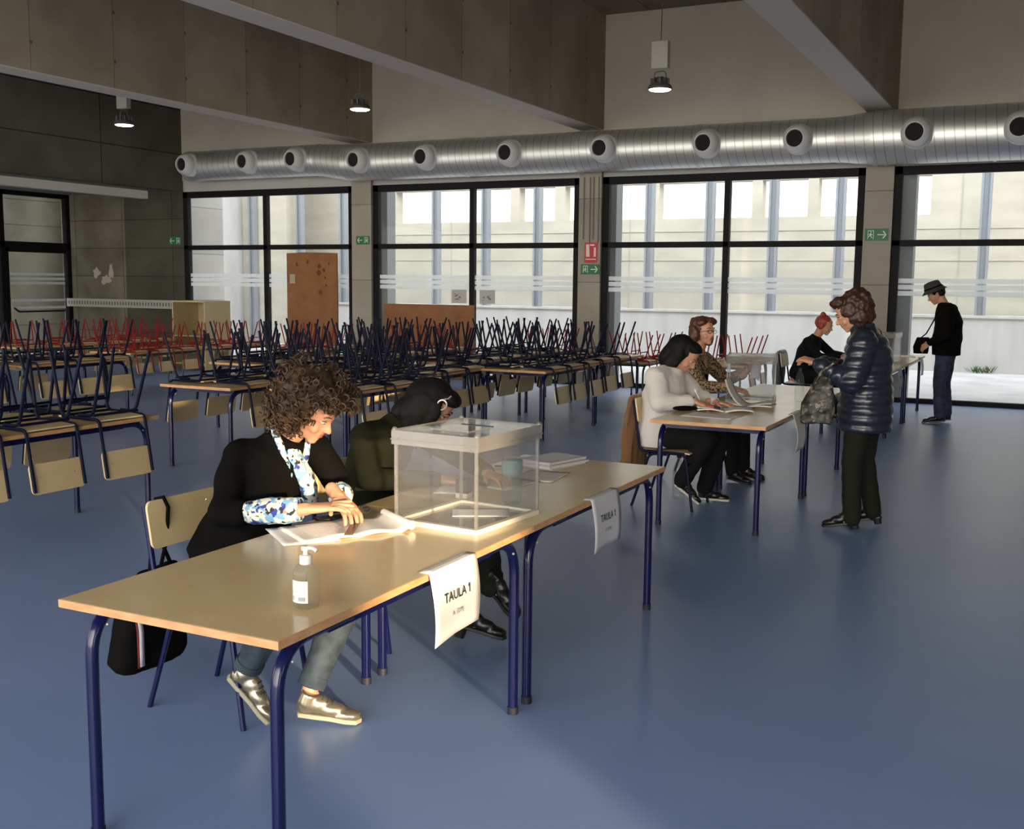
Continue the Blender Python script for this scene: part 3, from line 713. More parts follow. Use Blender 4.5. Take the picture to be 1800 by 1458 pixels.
stack_table(-11.95, 13.4, 'red', 'low table before the cabinet', [13.7, 14.2, 14.7], [13.8, 14.5])
stack_table(-14.2, 11.6, 'red', 'low table by the glazed door', [11.9, 12.5, 12.95], [12.0, 12.7])
stack_table(-14.2, 13.3, 'red', 'low table by the cable tray', [13.5, 14.0, 14.6], [13.8, 14.4])
stack_table(-10.3, 13.6, 'red', 'low table under the first window', [13.9, 14.4, 14.9], [13.9, 14.5])
stack_table(-8.6, 14.2, 'red', 'low table before brown board', [14.4, 14.95, 15.4], [14.5, 15.1])
stack_table(-6.7, 14.6, 'red', 'low table under the second mullion', [14.8, 15.3, 15.8], [14.9, 15.5])
stack_table(-5.0, 14.1, 'red', 'low table left of white fleece', [14.35, 14.85, 15.35], [14.4, 15.1])
stack_table(-3.7, 14.3, 'red', 'low table beside white fleece', [14.6, 15.2], [14.5, 15.0])
# ------------------------------------------------------------------ people
m_skin = principled('skin', (.50, .25, .155), .5, spec=.4); m_skin.node_tree.nodes['Principled BSDF'].inputs['Subsurface Weight'].default_value = .08
m_skin.node_tree.nodes['Principled BSDF'].inputs['Subsurface Radius'].default_value = (.02, .008, .004)
m_lip = principled('lips', (.42, .10, .09), .4); m_eyew = principled('eye_white', (.6, .57, .53), .3); m_iris = principled('iris', (.03, .02, .012), .2)
m_black = principled('black_cloth', (.0045, .0042, .004), .95, spec=.06)
m_blackw = principled('black_wool', (.007, .007, .008), .9, spec=.12)
m_green_k = principled('dark_green_knit', (.016, .017, .009), .95, spec=.1)
m_whitej = principled('white_fleece', (.62, .58, .53), .9, sheen=.4)
m_jeans = principled('blue_jeans', (.045, .075, .095), .85); add_noise(m_jeans, (.014, .024, .034), (.034, .052, .066), 18, 6, bump=.1)
m_jeansd = principled('dark_jeans', (.022, .032, .062), .85); add_noise(m_jeansd, (.014, .020, .040), (.030, .044, .085), 14, 5)
m_trous = principled('dark_trousers', (.008, .008, .008), .9, spec=.15)
m_trg = principled('green_black_trousers', (.013, .014, .009), .9, spec=.15)
m_shoe = principled('black_leather', (.008, .008, .008), .35)
m_silver = principled('silver_leather', (.42, .37, .26), .28, .85)
m_sole = principled('shoe_sole', (.30, .28, .20), .7); m_solew = principled('pale_sole', (.55, .50, .42), .7); m_lace = principled('dark_lace', (.04, .035, .03), .7)
m_puffer = principled('navy_puffer', (.012, .018, .032), .30, spec=.6)
m_knitgrey = principled('grey_scarf', (.10, .10, .095), .95, sheen=.5)
m_brownhair = principled('brown_curls', (.05, .027, .014), .6, spec=.35); add_noise(m_brownhair, (.025, .013, .007), (.080, .044, .021), 22, 4)
m_blackhair = principled('black_hair', (.006, .005, .0045), .65, spec=.18); m_auburn = principled('auburn_hair', (.042, .014, .009), .5)
m_redhair = principled('red_hair', (.28, .035, .015), .5); m_redbrown = principled('red_brown_hair', (.085, .032, .018), .5)
def voro(name, base, cols, scale, rough=.8, thr=.35):
    m = principled(name, base, rough); n, l, b = nodes(m); tc = n.new('ShaderNodeTexCoord')
    cur = None
    for k, (c, s, lo, hi, seed) in enumerate(cols):
        mp = n.new('ShaderNodeMapping'); mp.inputs['Location'].default_value = (seed, seed*2.3, -seed); l.new(tc.outputs['Object'], mp.inputs[0])
        t = n.new('ShaderNodeTexNoise'); t.inputs['Scale'].default_value = s; t.inputs['Detail'].default_value = 2.5; l.new(mp.outputs[0], t.inputs[0])
        r = n.new('ShaderNodeValToRGB'); r.color_ramp.interpolation = 'LINEAR'
        r.color_ramp.elements[0].position = lo; r.color_ramp.elements[1].position = hi
        l.new(t.outputs['Fac'], r.inputs[0])
        mx = n.new('ShaderNodeMix'); mx.data_type = 'RGBA'; l.new(r.outputs[0], mx.inputs['Factor'])
        mx.inputs['B'].default_value = (*c, 1)
        if cur is None: mx.inputs['A'].default_value = (*base, 1)
        else: l.new(cur, mx.inputs['A'])
        cur = mx.outputs['Result']
    l.new(cur, b.inputs['Base Color']); return m
m_floral = voro('floral_blouse', (.66, .63, .52), [((.16, .33, .50), 30, .50, .56, 1), ((.02, .04, .26), 22, .60, .62, 4), ((.015, .015, .02), 38, .59, .61, 9)], 1)
m_leo = voro('leopard_print', (.36, .24, .13), [((.02, .014, .010), 60, .50, .54, 1), ((.26, .15, .07), 70, .60, .63, 5)], 1)
m_bagpat = voro('patterned_bag', (.055, .046, .034), [((.012, .011, .009), 22, .46, .50, 2), ((.17, .15, .12), 30, .58, .62, 6)], 1, rough=.5)

def basis(f, up=(0, 0, 1)):
    f = V(f).normalized(); l = V(up).cross(f).normalized(); u = f.cross(l).normalized()
    return Matrix((f, l, u)).transposed()          # columns: forward, left, up
def head_shapes(bm, H, R, k=1.0, neck=None, neck_r=.052, jowl=0.0, male=False):
    T = lambda p: V(H) + R @ (V(p)*k)
    el = lambda p, r: ball(bm, T(p), tuple(q*k for q in r), rot=R, sub=3)
    el((-.012, 0, .030), (.094, .074, .088)); el((.020, 0, -.010), (.070, .064, .085)); el((.030, 0, -.062), (.054, .050+jowl, .044))
    el((.066, 0, -.096), (.020, .022, .016)); el((.058, .032, -.036), (.026, .024, .026)); el((.058, -.032, -.036), (.026, .024, .026))
    chain(bm, [(T((.082, .032, .026)), .010*k), (T((.092, .012, .022)), .010*k), (T((.092, -.012, .022)), .010*k), (T((.082, -.032, .026)), .010*k)], 8)
    el((.030, 0, .055), (.060, .056, .045))
    chain(bm, [(T((.088, 0, .015)), .008*k), (T((.102, 0, -.010)), .0095*k), (T((.111, 0, -.026)), .0125*k)], 10)
    el((.099, .012, -.030), (.010, .008, .008)); el((.099, -.012, -.030), (.010, .008, .008))
    el((.086, 0, -.053), (.011, .024, .007)); el((.084, 0, -.066), (.011, .020, .007)); el((.078, 0, -.080), (.012, .018, .010))
    for s in (1, -1): el((-.006, s*.078, -.012), (.018, .009, .030)); el((-.012, s*.083, .004), (.012, .008, .016))
    if neck is not None:
        chain(bm, [(T((-.022, 0, -.055)), (neck_r+.002)), (V(neck), neck_r*1.06)], 16)
def face_parts(P, O, H, R, k=1.0, lids=True):
    T = lambda p: V(H) - O + R @ (V(p)*k)
    for s in (1, -1):
        bm = B(); ball(bm, T((.0775, s*.031, .004)), tuple(q*k for q in (.012, .0155, .0085 if not lids else .006)), rot=R, sub=2); e = obj('eye', bm, m_eyew, P)
        bm = B(); ball(bm, T((.0868, s*.031, .002)), tuple(q*k for q in (.0045, .0065, .0055 if not lids else .003)), rot=R, sub=2); obj('iris', bm, m_iris, e)
        bm = B(); tube(bm, [T((.080, s*.046, .010)), T((.0885, s*.038, .0125)), T((.091, s*.028, .0125)), T((.089, s*.018, .009))], [.0012*k, .002*k, .002*k, .001*k], 6); obj('eyelash', bm, m_iris, P)
        bm = B(); tube(bm, [T((.082, s*.050, .028)), T((.094, s*.036, .036)), T((.100, s*.018, .033))], [.0015*k, .0032*k, .0025*k], 6); obj('eyebrow', bm, m_brow_cur[0], P)
    bm = B(); ball(bm, T((.0935, 0, -.0535)), tuple(q*k for q in (.0055, .021, .0052)), rot=R, sub=2); ball(bm, T((.0920, 0, -.0635)), tuple(q*k for q in (.0055, .018, .0058)), rot=R, sub=2); obj('lips', bm, m_lip, P)
m_brow_cur = [m_brownhair]
def hand_shapes(bm, wrist, d, back, thumb_side, curl=.4, spread=.12, k=1.0, curls=None):
    """d: towards the fingers; back: out of the back of the hand; thumb_side: unit-ish vector"""
    d = V(d).normalized(); back = V(back); back = (back - d*back.dot(d)).normalized(); t = V(thumb_side); t = (t-d*t.dot(d)-back*t.dot(back)).normalized()
    w = V(wrist); R = Matrix((d, t, back)).transposed()
    loft(bm, [(w - d*.03*k, t*.026*k, back*.019*k), (w, t*.027*k, back*.018*k), (w+d*.03*k, t*.036*k, back*.0165*k), (w+d*.065*k, t*.041*k, back*.0145*k), (w+d*.088*k, t*.038*k, back*.011*k)], 18, .8)
    L = [(.030, .068), (.010, .076), (-.011, .070), (-.031, .055)]
    for i, (off, ln) in enumerate(L):
        c = (curls[i] if curls else curl); a = math.atan2(off, .1)*1.0*spread*8
        fd = (d + t*math.tan(a*.35)).normalized(); p = w + d*.084*k + t*off*k; pts = [(p - fd*.012*k, .0098*k)]; ang = c*.35
        for j, (s, r) in enumerate(((.46, .0088), (.30, .0080), (.24, .0066))):
            dd = fd*math.cos(ang) - back*math.sin(ang); p = p + dd*ln*s*k; pts.append((p, r*k)); ang += c*.85
        chain(bm, pts, 10)
    p = w + d*.022*k + t*.026*k; td = (t*.75 + d*.62 - back*.30).normalized()
    q = p + td*.040*k; q2 = q + (td*.5+d*.8-back*.25*(.5+curl)).normalized()*.032*k
    chain(bm, [(p, .0150*k), (q, .0108*k), (q2, .0080*k)], 10)
    ball(bm, w+d*.035*k+t*.018*k-back*.006*k, (.030*k, .016*k, .013*k), rot=R)
def torso_secs(pel, che, nek, left, k=1.0, pad=0.0, wide=1.0, belly=0.0, low=.10):
    pel, che, nek, left = V(pel), V(che), V(nek), V(left).normalized()
    def ax(a, b):
        u = (b-a).normalized(); l = (left-u*left.dot(u)).normalized(); return u, l, l.cross(u).normalized()
    u0, l0, f0 = ax(pel, che); u1, l1, f1 = ax(che, nek)
    S = []
    def add(c, l, f, w, dd): S.append((c, l*(w*wide*k+pad), f*(dd*k+pad)))
    add(pel-u0*low*k, l0, f0, .150, .105); add(pel, l0, f0, .170, .125+belly); add(pel.lerp(che, .35), l0, f0, .152, .112+belly)
    add(pel.lerp(che, .65), l0, f0, .150, .108+belly*.6); add(che, (l0+l1).normalized(), (f0+f1).normalized(), .168, .118)
    add(che.lerp(nek, .45), l1, f1, .170, .102); add(che.lerp(nek, .72), l1, f1, .135, .080); add(che.lerp(nek, .92), l1, f1, .075, .062); add(nek+u1*.02*k, l1, f1, .050+.004, .048)
    return S
def seated_body(P, O, J, voxel=.009, hands=(), k=1.0, head=True, name='body'):
    """one continuous figure: torso, limbs, neck and head fused, hands fused at finer resolution"""
    bm = B(); loft(bm, torso_secs(J['pel'], J['che'], J['nek'], J['left'], k), 24)
    for s in 'rl':
        chain(bm, [(V(J['nek']).lerp(V(J[s+'sh']), .45)-V((0, 0, .03)), .050*k), (J[s+'sh'], .050*k), (V(J[s+'sh']).lerp(V(J[s+'el']), .5), .040*k), (J[s+'el'], .034*k), (V(J[s+'el']).lerp(V(J[s+'wr']), .3), .034*k), (J[s+'wr'], .023*k)], 14)
        chain(bm, [(J[s+'hip'], .085*k), (V(J[s+'hip']).lerp(V(J[s+'kn']), .5), .070*k), (J[s+'kn'], .050*k), (V(J[s+'kn']).lerp(V(J[s+'an']), .35), .048*k), (J[s+'an'], .030*k), (V(J[s+'an'])+(V(J[s+'toe'])-V(J[s+'an']))*.25-V((0, 0, .02)), .026*k)], 14)
    head_shapes(bm, J['head'], J['R'], J.get('hk', 1.0), J['nek'], .050*k)
    b = remeshed(bm, voxel, 4, .5)
    fine = B(); head_shapes(fine, J['head'], J['R'], J.get('hk', 1.0), V(J['nek']).lerp(V(J['head']), .3), .050*k+.002)
    fb = remeshed(fine, min(voxel, .0042), 3, .5)
    me = bpy.data.meshes.new('t'); fb.to_mesh(me); fb.free(); b.from_mesh(me); bpy.data.meshes.remove(me)
    for h in hands:
        hb = B(); hand_shapes(hb, *h[0], **h[1]); chain(hb, [(h[0][0], .0245*k), (V(h[0][0])-V(h[0][1]).normalized()*.07, .028*k)], 14)
        hb = remeshed(hb, h[2] if len(h) > 2 else .0026, 2, .4); me = bpy.data.meshes.new('t'); hb.to_mesh(me); hb.free(); b.from_mesh(me); bpy.data.meshes.remove(me)
    bmesh.ops.translate(b, vec=-O, verts=b.verts)
    return obj(name, b, m_skin, P, ang=180)
def garment(P, O, name, shapes, mat, voxel=.009, smooth=4, amp=.004, scale=9, seed=1, label=None, stretch=(1, 1, 1), post=None):
    bm = B(); shapes(bm); b = remeshed(bm, voxel, smooth, .5)
    if post: post(b)
    if amp: wrinkle(b, amp, scale, seed, stretch)
    bmesh.ops.translate(b, vec=-O, verts=b.verts); return obj(name, b, mat, P, ang=180, label=label)
def shoe(P, O, ankle, toe, mat, sole, L=.255, h=.085, heel=0.0, laces=None, name='shoe', up=(0, 0, 1), w=1.0):
    """shoe from heel under the ankle towards toe; toe gives direction and pitch"""
    a, t = V(ankle), V(toe); d = (t-a); d = d.normalized(); R = basis(d, up); base = t - d*L*.86
    T = lambda x, y, z: base + R @ V((x, y*w, z))
    bm = B(); out = [(-.035, .0), (-.025, .027), (.03, .032), (.10, .036), (.16, .043), (.205, .036), (.222, .0), (.205, -.034), (.16, -.040), (.10, -.030), (.03, -.030), (-.025, -.027)]
    s = L/.257; vs0 = [T(x*s, y, 0 if heel == 0 or x > .06 else 0) for x, y in out]; vs1 = [T(x*s, y, .018) for x, y in out]
    A = [bm.verts.new(v-O) for v in vs0]; C = [bm.verts.new(v-O) for v in vs1]; bm.faces.new(list(reversed(A))); bm.faces.new(C); bridge(bm, A, C)
    so = None
    bm2 = B()
    ball(bm2, T(.0, 0, .045), (.040, .031, .042), rot=R); ball(bm2, T(.05*s, 0, .052), (.05, .032, .040), rot=R); ball(bm2, T(.10*s, .001, .040), (.06, .036, .032), rot=R)
    ball(bm2, T(.165*s, .001, .029), (.052, .040, .022), rot=R); tube(bm2, [T(-.002, 0, .05), T(.012, 0, .05+h*.55)], [.036, .034], 16); ball(bm2, T(.155*s, 0, .020), (.062, .037, .012), rot=R)
    b = remeshed(bm2, .0055, 3, .5); bmesh.ops.translate(b, vec=-O, verts=b.verts); sh = obj(name, b, mat, P, ang=180)
    obj('sole', bm, sole, sh, bevel=.004)
    if heel:
        bm = B(); loft(bm, [(T(-.002, 0, .0)-O, R@V((.030, 0, 0)), R@V((0, .027, 0))), (T(-.002, 0, -heel)-O, R@V((.025, 0, 0)), R@V((0, .022, 0)))], 14, .7); obj('heel', bm, sole, sh)
    if laces:
        bm = B()
        for i in range(5):
            x = .062+.020*i; z = .088-.009*i; tube(bm, [T(x*s, -.020, z-.008)-O, T((x+.006)*s, 0, z+.002)-O, T(x*s, .020, z-.008)-O], .0028, 6)
        obj('laces', bm, laces, sh)
    return sh
def hair_cap(P, O, H, R, k, mat, extra, name='hair', amp=.006, scale=22, voxel=.006, cut=True, smooth=2, seed=3, hl=.046):
    T = lambda p: V(H)+R@(V(p)*k)
    bm = B(); ball(bm, T((-.022, 0, .040)), tuple(q*k for q in (.102, .088, .092)), rot=R, sub=3)
    for e in extra: ball(bm, T(e[0]), tuple(q*k for q in e[1]), rot=R, sub=3)
    b = remeshed(bm, voxel, smooth, .5)
    if amp: wrinkle(b, amp, scale, seed)
    if cut:   # open the face
        Ri = R.inverted(); dead = []
        for v in b.verts:
            q = (Ri@(v.co-V(H)))/k
            if q.x > (.035 if hl < .05 else .018) and abs(q.y) < hl+.02 and q.z < .062: dead.append(v)
        bmesh.ops.delete(b, geom=dead, context='VERTS')
    bmesh.ops.translate(b, vec=-O, verts=b.verts); return obj(name, b, mat, P, ang=180)
def person(name_label, cat, loc):
    return thing('person', name_label, 'person', loc), V(loc)

# --- the curly-haired woman at the nearest table
P, O = person('seated woman with big brown curls, black jacket and floral blouse, leaning over papers', 'person', (-2.93, 3.35, 0))
m_brow_cur[0] = m_brownhair
R = basis((.86, .16, -.55))
J = dict(pel=(-2.93, 3.36, .55), che=(-2.865, 3.475, .86), nek=(-2.80, 3.53, 1.045), left=(.02, 1, .05), R=R, head=(-2.675, 3.545, 1.175),
         rsh=(-2.88, 3.35, 1.0), lsh=(-2.77, 3.70, 1.0), rel=(-2.84, 3.20, .80), lel=(-2.67, 3.75, .82), rwr=(-2.50, 3.285, .838), lwr=(-2.475, 3.46, .852),
         rhip=(-2.95, 3.26, .54), lhip=(-2.93, 3.46, .54), rkn=(-2.50, 3.12, .53), lkn=(-2.44, 3.52, .53), ran=(-2.675, 3.13, .225), lan=(-2.51, 3.29, .11), rtoe=(-2.58, 3.14, .02), ltoe=(-2.32, 3.35, .03))
seated_body(P, O, J, .009, hands=[((J['rwr'], (.85, .52, .10), (-.25, -.2, .9), (-.4, .75, .3)), dict(curls=[.0, .15, .35, .25], spread=.28, k=1.08)),
                                  ((J['lwr'], (.80, -.42, -.36), (.35, -.05, .9), (-.4, -.8, .2)), dict(curls=[.45, .5, .55, .6], spread=.14, k=1.08))])
face_parts(P, O, J['head'], R)
def sh(bm):
    loft(bm, torso_secs(J['pel'], J['che'], J['nek'], J['left'], 1.0, .028, low=.05, belly=.045), 24)
    for s in 'rl':
        chain(bm, [(V(J['nek']).lerp(V(J[s+'sh']), .45)-V((0, 0, .025)), .066), (J[s+'sh'], .068), (V(J[s+'sh']).lerp(V(J[s+'el']), .5), .062), (J[s+'el'], .056)], 16)
    for s, q in (('r', .30), ('l', .62)): tube(bm, [J[s+'el'], V(J[s+'el']).lerp(V(J[s+'wr']), q)], [.056, .050], 16)
garment(P, O, 'jacket', sh, m_black, .009, 2, .009, 9, 2)
for s, a, b in (('r', .16, .93), ('l', .5, .80)):
    e, w = V(J[s+'el']), V(J[s+'wr']); d = (w-e)
    garment(P, O, 'blouse_cuff', lambda bm: tube(bm, [e+d*a, e+d*(a+b)/2, e+d*b], [.036, .053, .047], 18), m_floral, .007, 2, .005, 24, 5)
def sh(bm):
    u, l, f = (V(J['nek'])-V(J['che'])).normalized(), V(J['left']).normalized(), None
    f = l.cross(u).normalized()
    loft(bm, [((-2.760, 3.505, 1.05), l*.048, f*.030), ((-2.742, 3.505, 1.0), l*.056, f*.034), ((-2.720, 3.540, .93), l*.056, f*.034), ((-2.712, 3.575, .86), l*.046, f*.034), ((-2.712, 3.585, .79), l*.040, f*.030)], 16)
garment(P, O, 'blouse', sh, m_floral, .007, 2, .002, 30, 6)
u = (V(J['nek'])-V(J['che'])).normalized(); l = V(J['left']).normalized(); f = l.cross(u).normalized()
for s in (1, -1):   # floral collar folded round the neck and down to the placket
    n0 = V(J['nek'])
    def shc(bm):
        pts = [n0+u*.095-f*.075, n0+u*.085-f*.045+l*s*.062, n0+u*.055+l*s*.090, n0+u*.012+l*s*.086+f*.052, n0-u*.045+l*s*.062+f*.090, n0-u*.10+l*s*.032+f*.115]
        for k_ in range(5):
            for q_ in range(6):
                c_ = pts[k_].lerp(pts[k_+1], q_/6); ball(bm, c_, (.016, .016, .026), sub=2)
    garment(P, O, 'collar', shc, m_floral, .006, 2, .002, 30, 6)
def sh(bm):
    for s in 'rl':
        chain(bm, [(J[s+'hip'], .100), (V(J[s+'hip']).lerp(V(J[s+'kn']), .5), .086), (J[s+'kn'], .068), (V(J[s+'kn']).lerp(V(J[s+'an']), .4), .066), (V(J[s+'kn']).lerp(V(J[s+'an']), .88), .052)], 16)
    ball(bm, J['pel'], (.13, .17, .11))
garment(P, O, 'jeans', sh, m_jeans, .009, 2, .005, 16, 3)
for s in 'rl':
    a = V(J[s+'kn']).lerp(V(J[s+'an']), .86)-O; b_ = V(J[s+'kn']).lerp(V(J[s+'an']), .95)-O; bm = B(); tube(bm, [a, b_], [.056, .055], 18); obj('trouser_turn_up', bm, m_jeans, P)
shoe(P, O, (-2.55, 3.25, .03), (-2.31, 3.36, .003), m_silver, m_sole, laces=m_lace)
shoe(P, O, (-2.72, 3.11, .17), (-2.585, 3.16, .012), m_silver, m_sole, laces=m_lace)
# curls: a fused volume plus several hundred spiral locks
T = lambda p: V(J['head'])+R@V(p)
HB = [((-.035, 0, .060), (.125, .135, .115)), ((-.075, 0, .015), (.095, .130, .105)), ((-.05, .095, .0), (.065, .055, .070)), ((-.055, -.092, .0), (.062, .052, .068)), ((.045, 0, .105), (.070, .095, .050)), ((.035, .095, .03), (.050, .035, .060)), ((.010, -.092, .04), (.045, .032, .050))]
hr = hair_cap(P, O, J['head'], R, 1.0, m_brownhair, HB, amp=.012, scale=20, voxel=.007, hl=.09)
bm = B(); rnd = random.Random(5)
nlock = 0
while nlock < 620:
    e = rnd.choice(HB); dv = V((rnd.gauss(0, 1), rnd.gauss(0, 1), rnd.gauss(0, 1))).normalized()
    q = V(e[0])+V((dv.x*e[1][0], dv.y*e[1][1], dv.z*e[1][2]))
    if q.x > .008 and q.z < .070: continue
    if q.z < -.075: continue
    if q.x > .10 and q.z < .10: continue
    nlock += 1; p = T(q*(1.0 if q.z < .07 else 1.03)); n_ = (R@dv).normalized(); fall = (n_*(.35 if q.z < .07 else .12)+V((0, 0, -.9 if q.z < .07 else -.25))+(R@V((dv.x, dv.y, 0)))*(.0 if q.z < .07 else .9)+V((rnd.uniform(-.5, .5), rnd.uniform(-.5, .5), rnd.uniform(-.2, .6)))).normalized()
    s_, t_, _ = frame_of(fall); ln = rnd.uniform(.045, .085); ra = rnd.uniform(.007, .013); ph = rnd.uniform(0, 6); turns = rnd.uniform(1.3, 2.4)
    pts = [p + fall*ln*i/12 + n_*.010*math.sin(PI*i/12) + (s_*math.cos(ph+turns*2*PI*i/12)+t_*math.sin(ph+turns*2*PI*i/12))*ra for i in range(13)]
    tube(bm, [v-O for v in pts], [.0012+.0032*math.sin(PI*min(1, (i+1.5)/14)) for i in range(13)], 5)
c_ = obj('curly_locks', bm, m_brownhair, hr); c_['kind'] = 'stuff'
for q_ in (.088, -.088): bm = B(); ball(bm, T((.012, q_, -.042))-O, .006, sub=1); obj('earring', bm, m_screw, P)

# --- the dark-haired woman beside her
P, O = person('woman in a dark green jumper bent over the table behind the ballot box', 'person', (-2.9, 4.35, 0))
m_brow_cur[0] = m_blackhair
R = basis((.78, .22, -.75))
J = dict(pel=(-2.97, 4.32, .55), che=(-2.90, 4.37, .84), nek=(-2.81, 4.43, 1.02), left=(-.15, 1, .0), R=R, head=(-2.675, 4.50, 1.105),
         rsh=(-2.88, 4.23, .97), lsh=(-2.82, 4.62, .96), rel=(-2.79, 4.14, .79), lel=(-2.62, 4.76, .80), rwr=(-2.50, 4.30, .790), lwr=(-2.36, 4.50, .795),
         rhip=(-2.93, 4.22, .54), lhip=(-2.91, 4.42, .54), rkn=(-2.46, 4.30, .54), lkn=(-2.40, 4.50, .60), ran=(-2.44, 4.42, .11), lan=(-2.24, 4.30, .33), rtoe=(-2.26, 4.47, .03), ltoe=(-2.09, 4.28, .21))
seated_body(P, O, J, .010, hands=[((J['rwr'], (.9, .35, -.03), (-.1, -.2, .95), (0, .9, .2)), dict(curl=.9), .003), ((J['lwr'], (.85, -.40, -.05), (.1, 0, .95), (0, -.9, .2)), dict(curl=.6), .003)])
face_parts(P, O, J['head'], R)
def sh(bm):
    loft(bm, torso_secs(J['pel'], J['che'], J['nek'], J['left'], 1.0, .022, low=.06, belly=.01), 24)
    for s in 'rl':
        chain(bm, [(V(J['nek']).lerp(V(J[s+'sh']), .45)-V((0, 0, .02)), .068), (J[s+'sh'], .072), (V(J[s+'sh']).lerp(V(J[s+'el']), .5), .066), (J[s+'el'], .056), (V(J[s+'el']).lerp(V(J[s+'wr']), .9), .040)], 16)
garment(P, O, 'jumper', sh, m_green_k, .010, 3, .006, 10, 8)
def sh(bm):
    for s in 'rl': chain(bm, [(J[s+'hip'], .100), (V(J[s+'hip']).lerp(V(J[s+'kn']), .5), .088), (J[s+'kn'], .070), (V(J[s+'kn']).lerp(V(J[s+'an']), .4), .066), (V(J[s+'kn']).lerp(V(J[s+'an']), 1.02), .058)], 16)
    ball(bm, J['pel'], (.13, .17, .11))
garment(P, O, 'trousers', sh, m_trg, .010, 2, .006, 13, 4)
shoe(P, O, (-2.48, 4.39, .075), (-2.25, 4.48, .012), m_shoe, m_shoe, heel=.05, name='boot'); shoe(P, O, (-2.27, 4.31, .32), (-2.09, 4.27, .19), m_shoe, m_shoe, heel=.04, name='boot')
hr = hair_cap(P, O, J['head'], R, 1.0, m_blackhair, [((-.06, 0, .0), (.085, .10, .11)), ((-.03, .075, -.045), (.06, .035, .095)), ((-.03, -.080, -.045), (.075, .035, .10)), ((.025, -.080, -.03), (.055, .022, .09)), ((-.08, 0, -.10), (.06, .085, .09)), ((.0, -.085, -.11), (.05, .03, .08)), ((.0, .085, -.11), (.05, .03, .08)), ((.05, 0, .095), (.05, .07, .035))], amp=.006, scale=14)
T = lambda p: V(J['head'])-O+R@V(p)
bm = B(); n_pts = [T((.045+.022*math.cos(a), -.086-.006*math.sin(a), .060+.026*math.sin(a))) for a in [2*PI*i/16 for i in range(17)]]
tube(bm, n_pts, .0045, 6); tube(bm, [T((.03, -.088, .08)), T((.045, -.075, .10)), T((.045, -.06, .115))], .0035, 6); obj('hair_clip', bm, principled('clip_pale', (.6, .55, .5), .35, .5), P)

# --- woman in white fleece writing at the middle table
P, O = person('seated dark-haired person in a white fleece writing at the middle table', 'person', (-2.82, 8.02, 0))
R = basis((.80, -.05, -.62))
J = dict(pel=(-2.70, 8.00, .55), che=(-2.69, 8.03, .84), nek=(-2.655, 8.07, 1.035), left=(-.02, 1, .0), R=R, head=(-2.555, 8.10, 1.15),
         rsh=(-2.70, 7.86, .99), lsh=(-2.67, 8.24, .99), rel=(-2.63, 7.75, .81), lel=(-2.52, 8.34, .81), rwr=(-2.40, 7.88, .825), lwr=(-2.30, 8.12, .800),
         rhip=(-2.68, 7.90, .54), lhip=(-2.68, 8.10, .54), rkn=(-2.30, 7.92, .55), lkn=(-2.26, 8.16, .55), ran=(-2.50, 7.95, .20), lan=(-2.40, 8.22, .11), rtoe=(-2.38, 7.99, .02), ltoe=(-2.22, 8.30, .03))
seated_body(P, O, J, .012, hands=[((J['rwr'], (.85, .30, -.25), (0, -.3, .9), (0, .9, .1)), dict(curl=1.0), .004), ((J['lwr'], (.9, -.2, -.05), (0, 0, 1), (0, -.9, .2)), dict(curl=.4), .004)])
face_parts(P, O, J['head'], R)
def sh(bm):
    loft(bm, torso_secs(J['pel'], J['che'], J['nek'], J['left'], 1.0, .045, low=.11, belly=.02), 24)
    for s in 'rl': chain(bm, [(V(J['nek']).lerp(V(J[s+'sh']), .45)-V((0, 0, .02)), .085), (J[s+'sh'], .088), (V(J[s+'sh']).lerp(V(J[s+'el']), .5), .080), (J[s+'el'], .074), (V(J[s+'el']).lerp(V(J[s+'wr']), .88), .045)], 16)
garment(P, O, 'fleece', sh, m_whitej, .011, 3, .009, 9, 11)
def sh(bm):
    for s in 'rl': chain(bm, [(J[s+'hip'], .105), (V(J[s+'hip']).lerp(V(J[s+'kn']), .5), .092), (J[s+'kn'], .075), (V(J[s+'kn']).lerp(V(J[s+'an']), .5), .075), (V(J[s+'kn']).lerp(V(J[s+'an']), 1.0), .066)], 16)
    ball(bm, J['pel'], (.14, .18, .11))
garment(P, O, 'trousers', sh, m_trous, .011, 2, .006, 13, 4)
shoe(P, O, (-2.56, 7.92, .17), (-2.37, 7.99, .012), m_shoe, m_solew, name='shoe'); shoe(P, O, (-2.44, 8.19, .02), (-2.22, 8.31, .003), m_shoe, m_solew, name='shoe')
hr = hair_cap(P, O, J['head'], R, 1.0, m_blackhair, [((-.06, 0, .02), (.11, .115, .115)), ((-.01, .080, -.06), (.05, .035, .13)), ((-.03, -.085, -.07), (.065, .040, .14)), ((-.03, -.085, -.16), (.055, .05, .09)), ((-.10, 0, -.06), (.07, .11, .12)), ((.02, .0, .10), (.07, .085, .035)), ((.03, -.045, -.19), (.05, .05, .08)), ((.02, .05, -.19), (.05, .05, .08))], amp=.007, scale=14)
bm = B(); w_ = V(J['rwr'])-O+V((.02, .0, .0)); tube(bm, [w_+V((-.03, -.01, .03)), w_+V((-.03, -.03, 0)), w_+V((-.03, -.01, -.03))], .012, 8); obj('cuff_band', bm, m_black, P)

